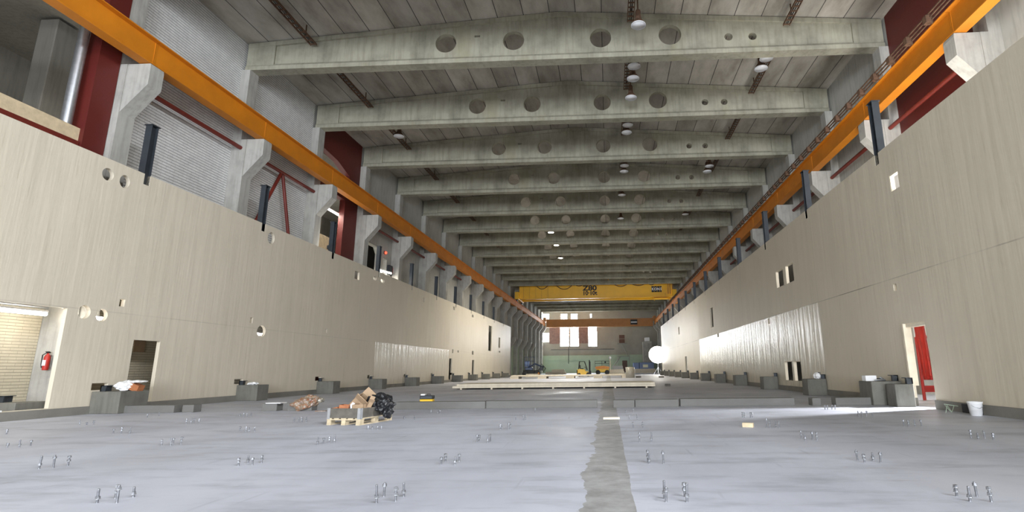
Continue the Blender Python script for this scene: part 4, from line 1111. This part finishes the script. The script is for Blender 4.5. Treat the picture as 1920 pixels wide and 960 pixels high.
for row, X in (('left', -13.3), ('centre', 1.3), ('right', 8.2)):
    for k in range(0, 9):
        c = tp if ft else copy_tree(tp); ft = False
        c.location = (X, Y(k)+.35, roofz(X)-.58)
        tag(c, 'rusty ladder cable tray under the roof, %s row, %s bay from the camera' % (row, ordinal[k]), 'cable tray', '%s row of cable trays' % row)

# ------------------------------------------------------------------ yellow overhead crane
YC = 89.7
zc0 = CAM_H+1.02*(690-563)*(YC*.978+2.3)/F_PX*.978
zc0 = RAILZ+1.15
def hx(px, y): return ony(px, 555, y).x
e = empty('overhead_crane', (XM, YC, RAILZ+1.06), 'yellow double girder overhead crane spanning the hall', 'crane'); O = (XM, YC, RAILZ+1.06)
MB().box((gxL+.3, YC, zc0+.35), (gxR-.3, YC+.7, zc0+2.75)).build('main_girder', 'bridge', e, O)
MB().box((gxL+.3, YC+3.4, zc0+.35), (gxR-.3, YC+4.1, zc0+2.75)).build('main_girder', 'bridge', e, O)
MB().box((gxL+1.2, YC-.12, zc0+.30), (gxR-1.2, YC+.82, zc0+.36)).build('flange', 'bridge', e, O)
for gx in (gxL, gxR):
    MB().box((gx-.35, YC-.8, zc0+.25), (gx+.35, YC+5, zc0+1.5), bev=.03).build('end_carriage', 'bridge', e, O)
    mb = MB()
    for y in (YC-.3, YC+4.4): mb.lathe([(0, -.1), (.3, -.1), (.3, .1), (0, .1)], (gx, y, RAILZ+1.37), 16, 'x')
    mb.build('wheel_pair', 'dark', e, O)
mb = MB()
for i in range(24):
    x = gxL+1+i*1.05; mb.box((x, YC-.03, zc0+.4), (x+.03, YC, zc0+2.7)) if i < 5 or i > 22 else None
mb.build('stiffener', 'bridge_far', e, O)
# railing and festoon
mb = MB(); zt_ = zc0+2.75
mb.tube([(gxL+8.5, YC+.1, zt_+.9), (gxR-.4, YC+.1, zt_+.9)], .04, 6)
for i in range(16):
    x = gxL+8.5+i*(gxR-.4-gxL-8.5)/15; mb.tube([(x, YC+.1, zt_), (x, YC+.1, zt_+.9)], .03, 6)
mb.build('walkway_rail', 'bridge', e, O)
for i, (a, b) in enumerate(((1003, 1030), (1040, 1076), (1076, 1096), (1122, 1148), (1148, 1180), (1180, 1214), (1214, 1230))):
    xa, xb = ony(a, 540, YC-.1).x, ony(b, 540, YC-.1).x; sag = (.9, 1.0, .5, .3, .7, .6, .5)[i]
    pts = [(xa+(xb-xa)*t_/10, YC-.08, zt_-.1+.25-sag*4*(t_/10)*(1-t_/10)) for t_ in range(11)]
    MB().tube(pts, .06, 6).build('festoon_cable', 'rust', e, O)
MB().box((hx(990, YC), YC+.1, zt_), (hx(1008, YC), YC+1.6, zt_+.8), bev=.1).box((hx(996, YC), YC+.3, zt_+.8), (hx(1002, YC), YC+1.4, zt_+1.2), bev=.1).build('hoist_trolley', 'bridge_far', e, O)
MB().box((hx(1241, YC), YC-.1, zc0+1.0), (hx(1249, YC), YC-.02, zc0+2.6)).build('control_cabinet', 'bridge', e, O)
for px in (1252, 1256, 1261): MB().box((hx(px, YC), YC-.35, zc0+.8), (hx(px, YC)+.12, YC-.2, zt_+1.2)).build('ladder_stile', 'bridge_far', e, O)
# underslung cab platform at the right end
MB().box((hx(1226, YC), YC-.4, zc0+.02), (hx(1252, YC), YC+1.2, zc0+.10)).box((hx(1226, YC), YC-.4, zc0-.35), (hx(1226, YC)+.1, YC-.3, zc0+.02)).build('service_platform', 'bridge', e, O)
# sign and lettering
cx = hx(1106, YC)-O[0]
text_mesh('Z80', 1.15, 'black', 'capacity_sign', e, (cx, -.03, zc0+2.0-O[2]), (PI/2, 0, 0), sx=1.25)
text_mesh('10·10t', .95, 'black', 'capacity_sign', e, (cx, -.03, zc0+1.15-O[2]), (PI/2, 0, 0), sx=1.0)
for i, ch in enumerate('KONE'):
    x0 = hx(1222+i*5.3, YC)-O[0]
    sq = MB().box((x0, -.03, zc0+1.15-O[2]), (x0+.44, -.01, zc0+2.15-O[2])).build('logo_square', 'black', e, local=True)
    text_mesh(ch, .62, 'white', 'logo_letter', sq, (x0+.22, -.04, zc0+1.65-O[2]), (PI/2, 0, 0), sx=.9)

# far orange crane
YF = 129.0
e = empty('overhead_crane', (XM, YF, RAILZ+1.06), 'distant orange overhead crane in front of the end windows', 'crane'); O = (XM, YF, RAILZ+1.06)
MB().box((gxL+.45, YF, RAILZ-.4), (gxR-.45, YF+1, RAILZ+1.5)).build('main_girder', 'bridge_far', e, O)
for gx in (gxL, gxR): MB().box((gx-.3, YF-.6, RAILZ+1.06), (gx+.3, YF+3, RAILZ+2.0)).build('end_carriage', 'bridge_far', e, O)
x0, x1 = ony(1182, 603, YF).x, ony(1195, 603, YF).x
MB().box((x0, YF-.1, RAILZ), (x1, YF-.02, RAILZ+1.2)).build('name_board', 'black', e, O)
MB().box((x0+.1, YF-.13, RAILZ+.45), (x1-.1, YF-.1, RAILZ+.7)).build('name_stripe', 'white', e, O)

# ------------------------------------------------------------------ end wall
yE = YEND
def er(x0, x1, y0, y1, y=yE):
    a = ony(x0, y1, y); b = ony(x1, y0, y); return rect(min(a.x, b.x), max(a.x, b.x), a.z, b.z)
wins = [er(1050, 1067, 608, 650), er(1069, 1085, 608, 650), er(1103, 1119, 606, 650), er(1012, 1030, 624, 642), er(1017, 1030, 588, 599), er(1051, 1064, 588, 599), er(1070, 1083, 588, 599), er(1106, 1110, 588, 596)]
struct('wall_back', plate(rect(XL-.6, XR+.6, 0, ZR+.3), wins, 'y', yE, yE+.3), 'grey')
za = ony(1100, 675, yE).z
struct('trim_1', MB().box((XL-.4, yE-.12, 0), (XR+.4, yE, za)), 'green')
zb_ = ony(1100, 666, yE).z
struct('trim_2', MB().box((XL-.4, yE-.35, za), (XR+.4, yE, zb_)), 'green')
r = er(1012, 1106, 603, 645)
# dusky red brick infill between the tall windows
hs = [w for w in wins[:4]]
hs2 = []
for w in hs:
    hs2.append([(max(u, r[0][0]+.05), min(max(v, r[0][1]+.05), r[2][1]-.05)) for u, v in w])
mb = MB()
xs = [r[0][0], wins[3][1][0]+.02, wins[0][0][0]-.02]
mb.box((wins[3][1][0]+.05, yE-.06, r[0][1]), (wins[0][0][0]-.05, yE, r[2][1]))
mb.box((wins[1][1][0]+.05, yE-.06, r[0][1]), (wins[2][0][0]-.05, yE, r[2][1]))
struct('wall_back_infill', mb, 'mauve')
for i, wn in enumerate(wins):
    (a, b), (c, d_) = wn[0], wn[2]
    fr = MB().box((a, yE+.05, b), (a+.1, yE+.15, d_)).box((c-.1, yE+.05, b), (c, yE+.15, d_)).box((a, yE+.05, b), (c, yE+.15, b+.1)).box((a, yE+.05, d_-.1), (c, yE+.15, d_))
    struct('window_%d' % (i+2), fr, 'steel')
    tag(MB().box((a+.1, yE+.12, b+.1), (c-.1, yE+.14, d_-.1)).build('window_%d_pane' % (i+2), 'glow_window'), kind='structure')
# doors and steel stair at the right of the end wall
r = er(1161, 1171, 628, 643); struct('door_1', MB().box((r[0][0], yE-.08, r[0][1]), (r[1][0], yE, r[2][1])), 'brown')
r = er(1167, 1176, 676, 690); struct('door_2', MB().box((r[0][0], yE-.2, 0), (r[1][0], yE-.12, r[2][1])), 'brown')
e = empty('steel_stair', (ony(1170, 690, yE-1.5).x, yE-1.5, 0), 'grey steel stair zigzagging up the end wall to the high door', 'stairs'); O = (ony(1170, 690, yE-1.5).x, yE-1.5, 0)
def q3(px, py): v = ony(px, py, yE-1.5); return (v.x, v.y, max(.05, v.z))
MB().tube([q3(1148, 690), q3(1163, 669)], .12, 6).tube([q3(1178, 668), q3(1166, 645)], .12, 6).build('stringer', 'grey', e, O)
a, b = q3(1158, 668), q3(1180, 668); MB().box((a[0], yE-2.0, a[2]-.1), (b[0], yE-.4, a[2])).build('landing', 'grey', e, O)
a2, b2 = q3(1158, 644), q3(1176, 644); MB().box((a2[0], yE-2.0, a2[2]-.1), (b2[0], yE-.1, a2[2])).build('landing', 'grey', e, O)
mb = MB()
for q in (a, b, a2, b2): mb.tube([(q[0], yE-1.9, q[2]), (q[0], yE-1.9, q[2]+1.1)], .05, 6)
mb.tube([(a[0], yE-1.9, a[2]+1.1), (b[0], yE-1.9, a[2]+1.1)], .05, 6).tube([(a2[0], yE-1.9, a2[2]+1.1), (b2[0], yE-1.9, a2[2]+1.1)], .05, 6)
mb.build('handrail', 'grey', e, O)
mb = MB()
for q in (a, b): mb.tube([(q[0], yE-1.9, 0), (q[0], yE-1.9, q[2])], .08, 6)
mb.build('support_leg', 'grey', e, O)
# long pipe and drop pipe on the end wall
a, b = ony(1033, 656, yE-.2), ony(1152, 655, yE-.2)
tag(MB().tube([(a.x, yE-.2, a.z), (b.x, yE-.2, a.z)], .06, 6).build('wall_pipe', 'dark', origin=((a.x+b.x)/2, yE-.2, a.z)), 'thin dark pipe running along the grey band of the end wall', 'pipe')
a, b = ony(1066, 652, yE-.5), ony(1066, 682, yE-.5)
tag(MB().tube([(a.x, yE-.45, a.z), (a.x, yE-.45, b.z)], .07, 6).build('wall_pipe', 'dark', origin=(a.x, yE-.45, b.z)), 'short dark drop pipe on the green band below the twin windows', 'pipe')
# grey plant room box at the right of the end wall
r = er(1206, 1222, 640, 676, yE-3)
e = empty('plant_cabinet', ((r[0][0]+r[1][0])/2, yE-3, 0), 'tall pale service cabinet in the right corner of the end wall', 'cabinet'); wd = (r[1][0]-r[0][0])/2
MB().box((-wd, 0, 0), (wd, 2.6, r[2][1]), bev=.05).build('cabinet_body', 'outer', e, local=True)
MB().box((-wd*.5, .3, r[2][1]), (wd*.6, 1.8, r[2][1]+1.0), bev=.1).build('fan_housing', 'lamp_white', e, local=True)
MB().box((-wd+.1, -.05, .3), (-.05, 0, r[2][1]-.4)).box((.05, -.05, .3), (wd-.1, 0, r[2][1]-.4)).build('cabinet_door', 'column', e, local=True)
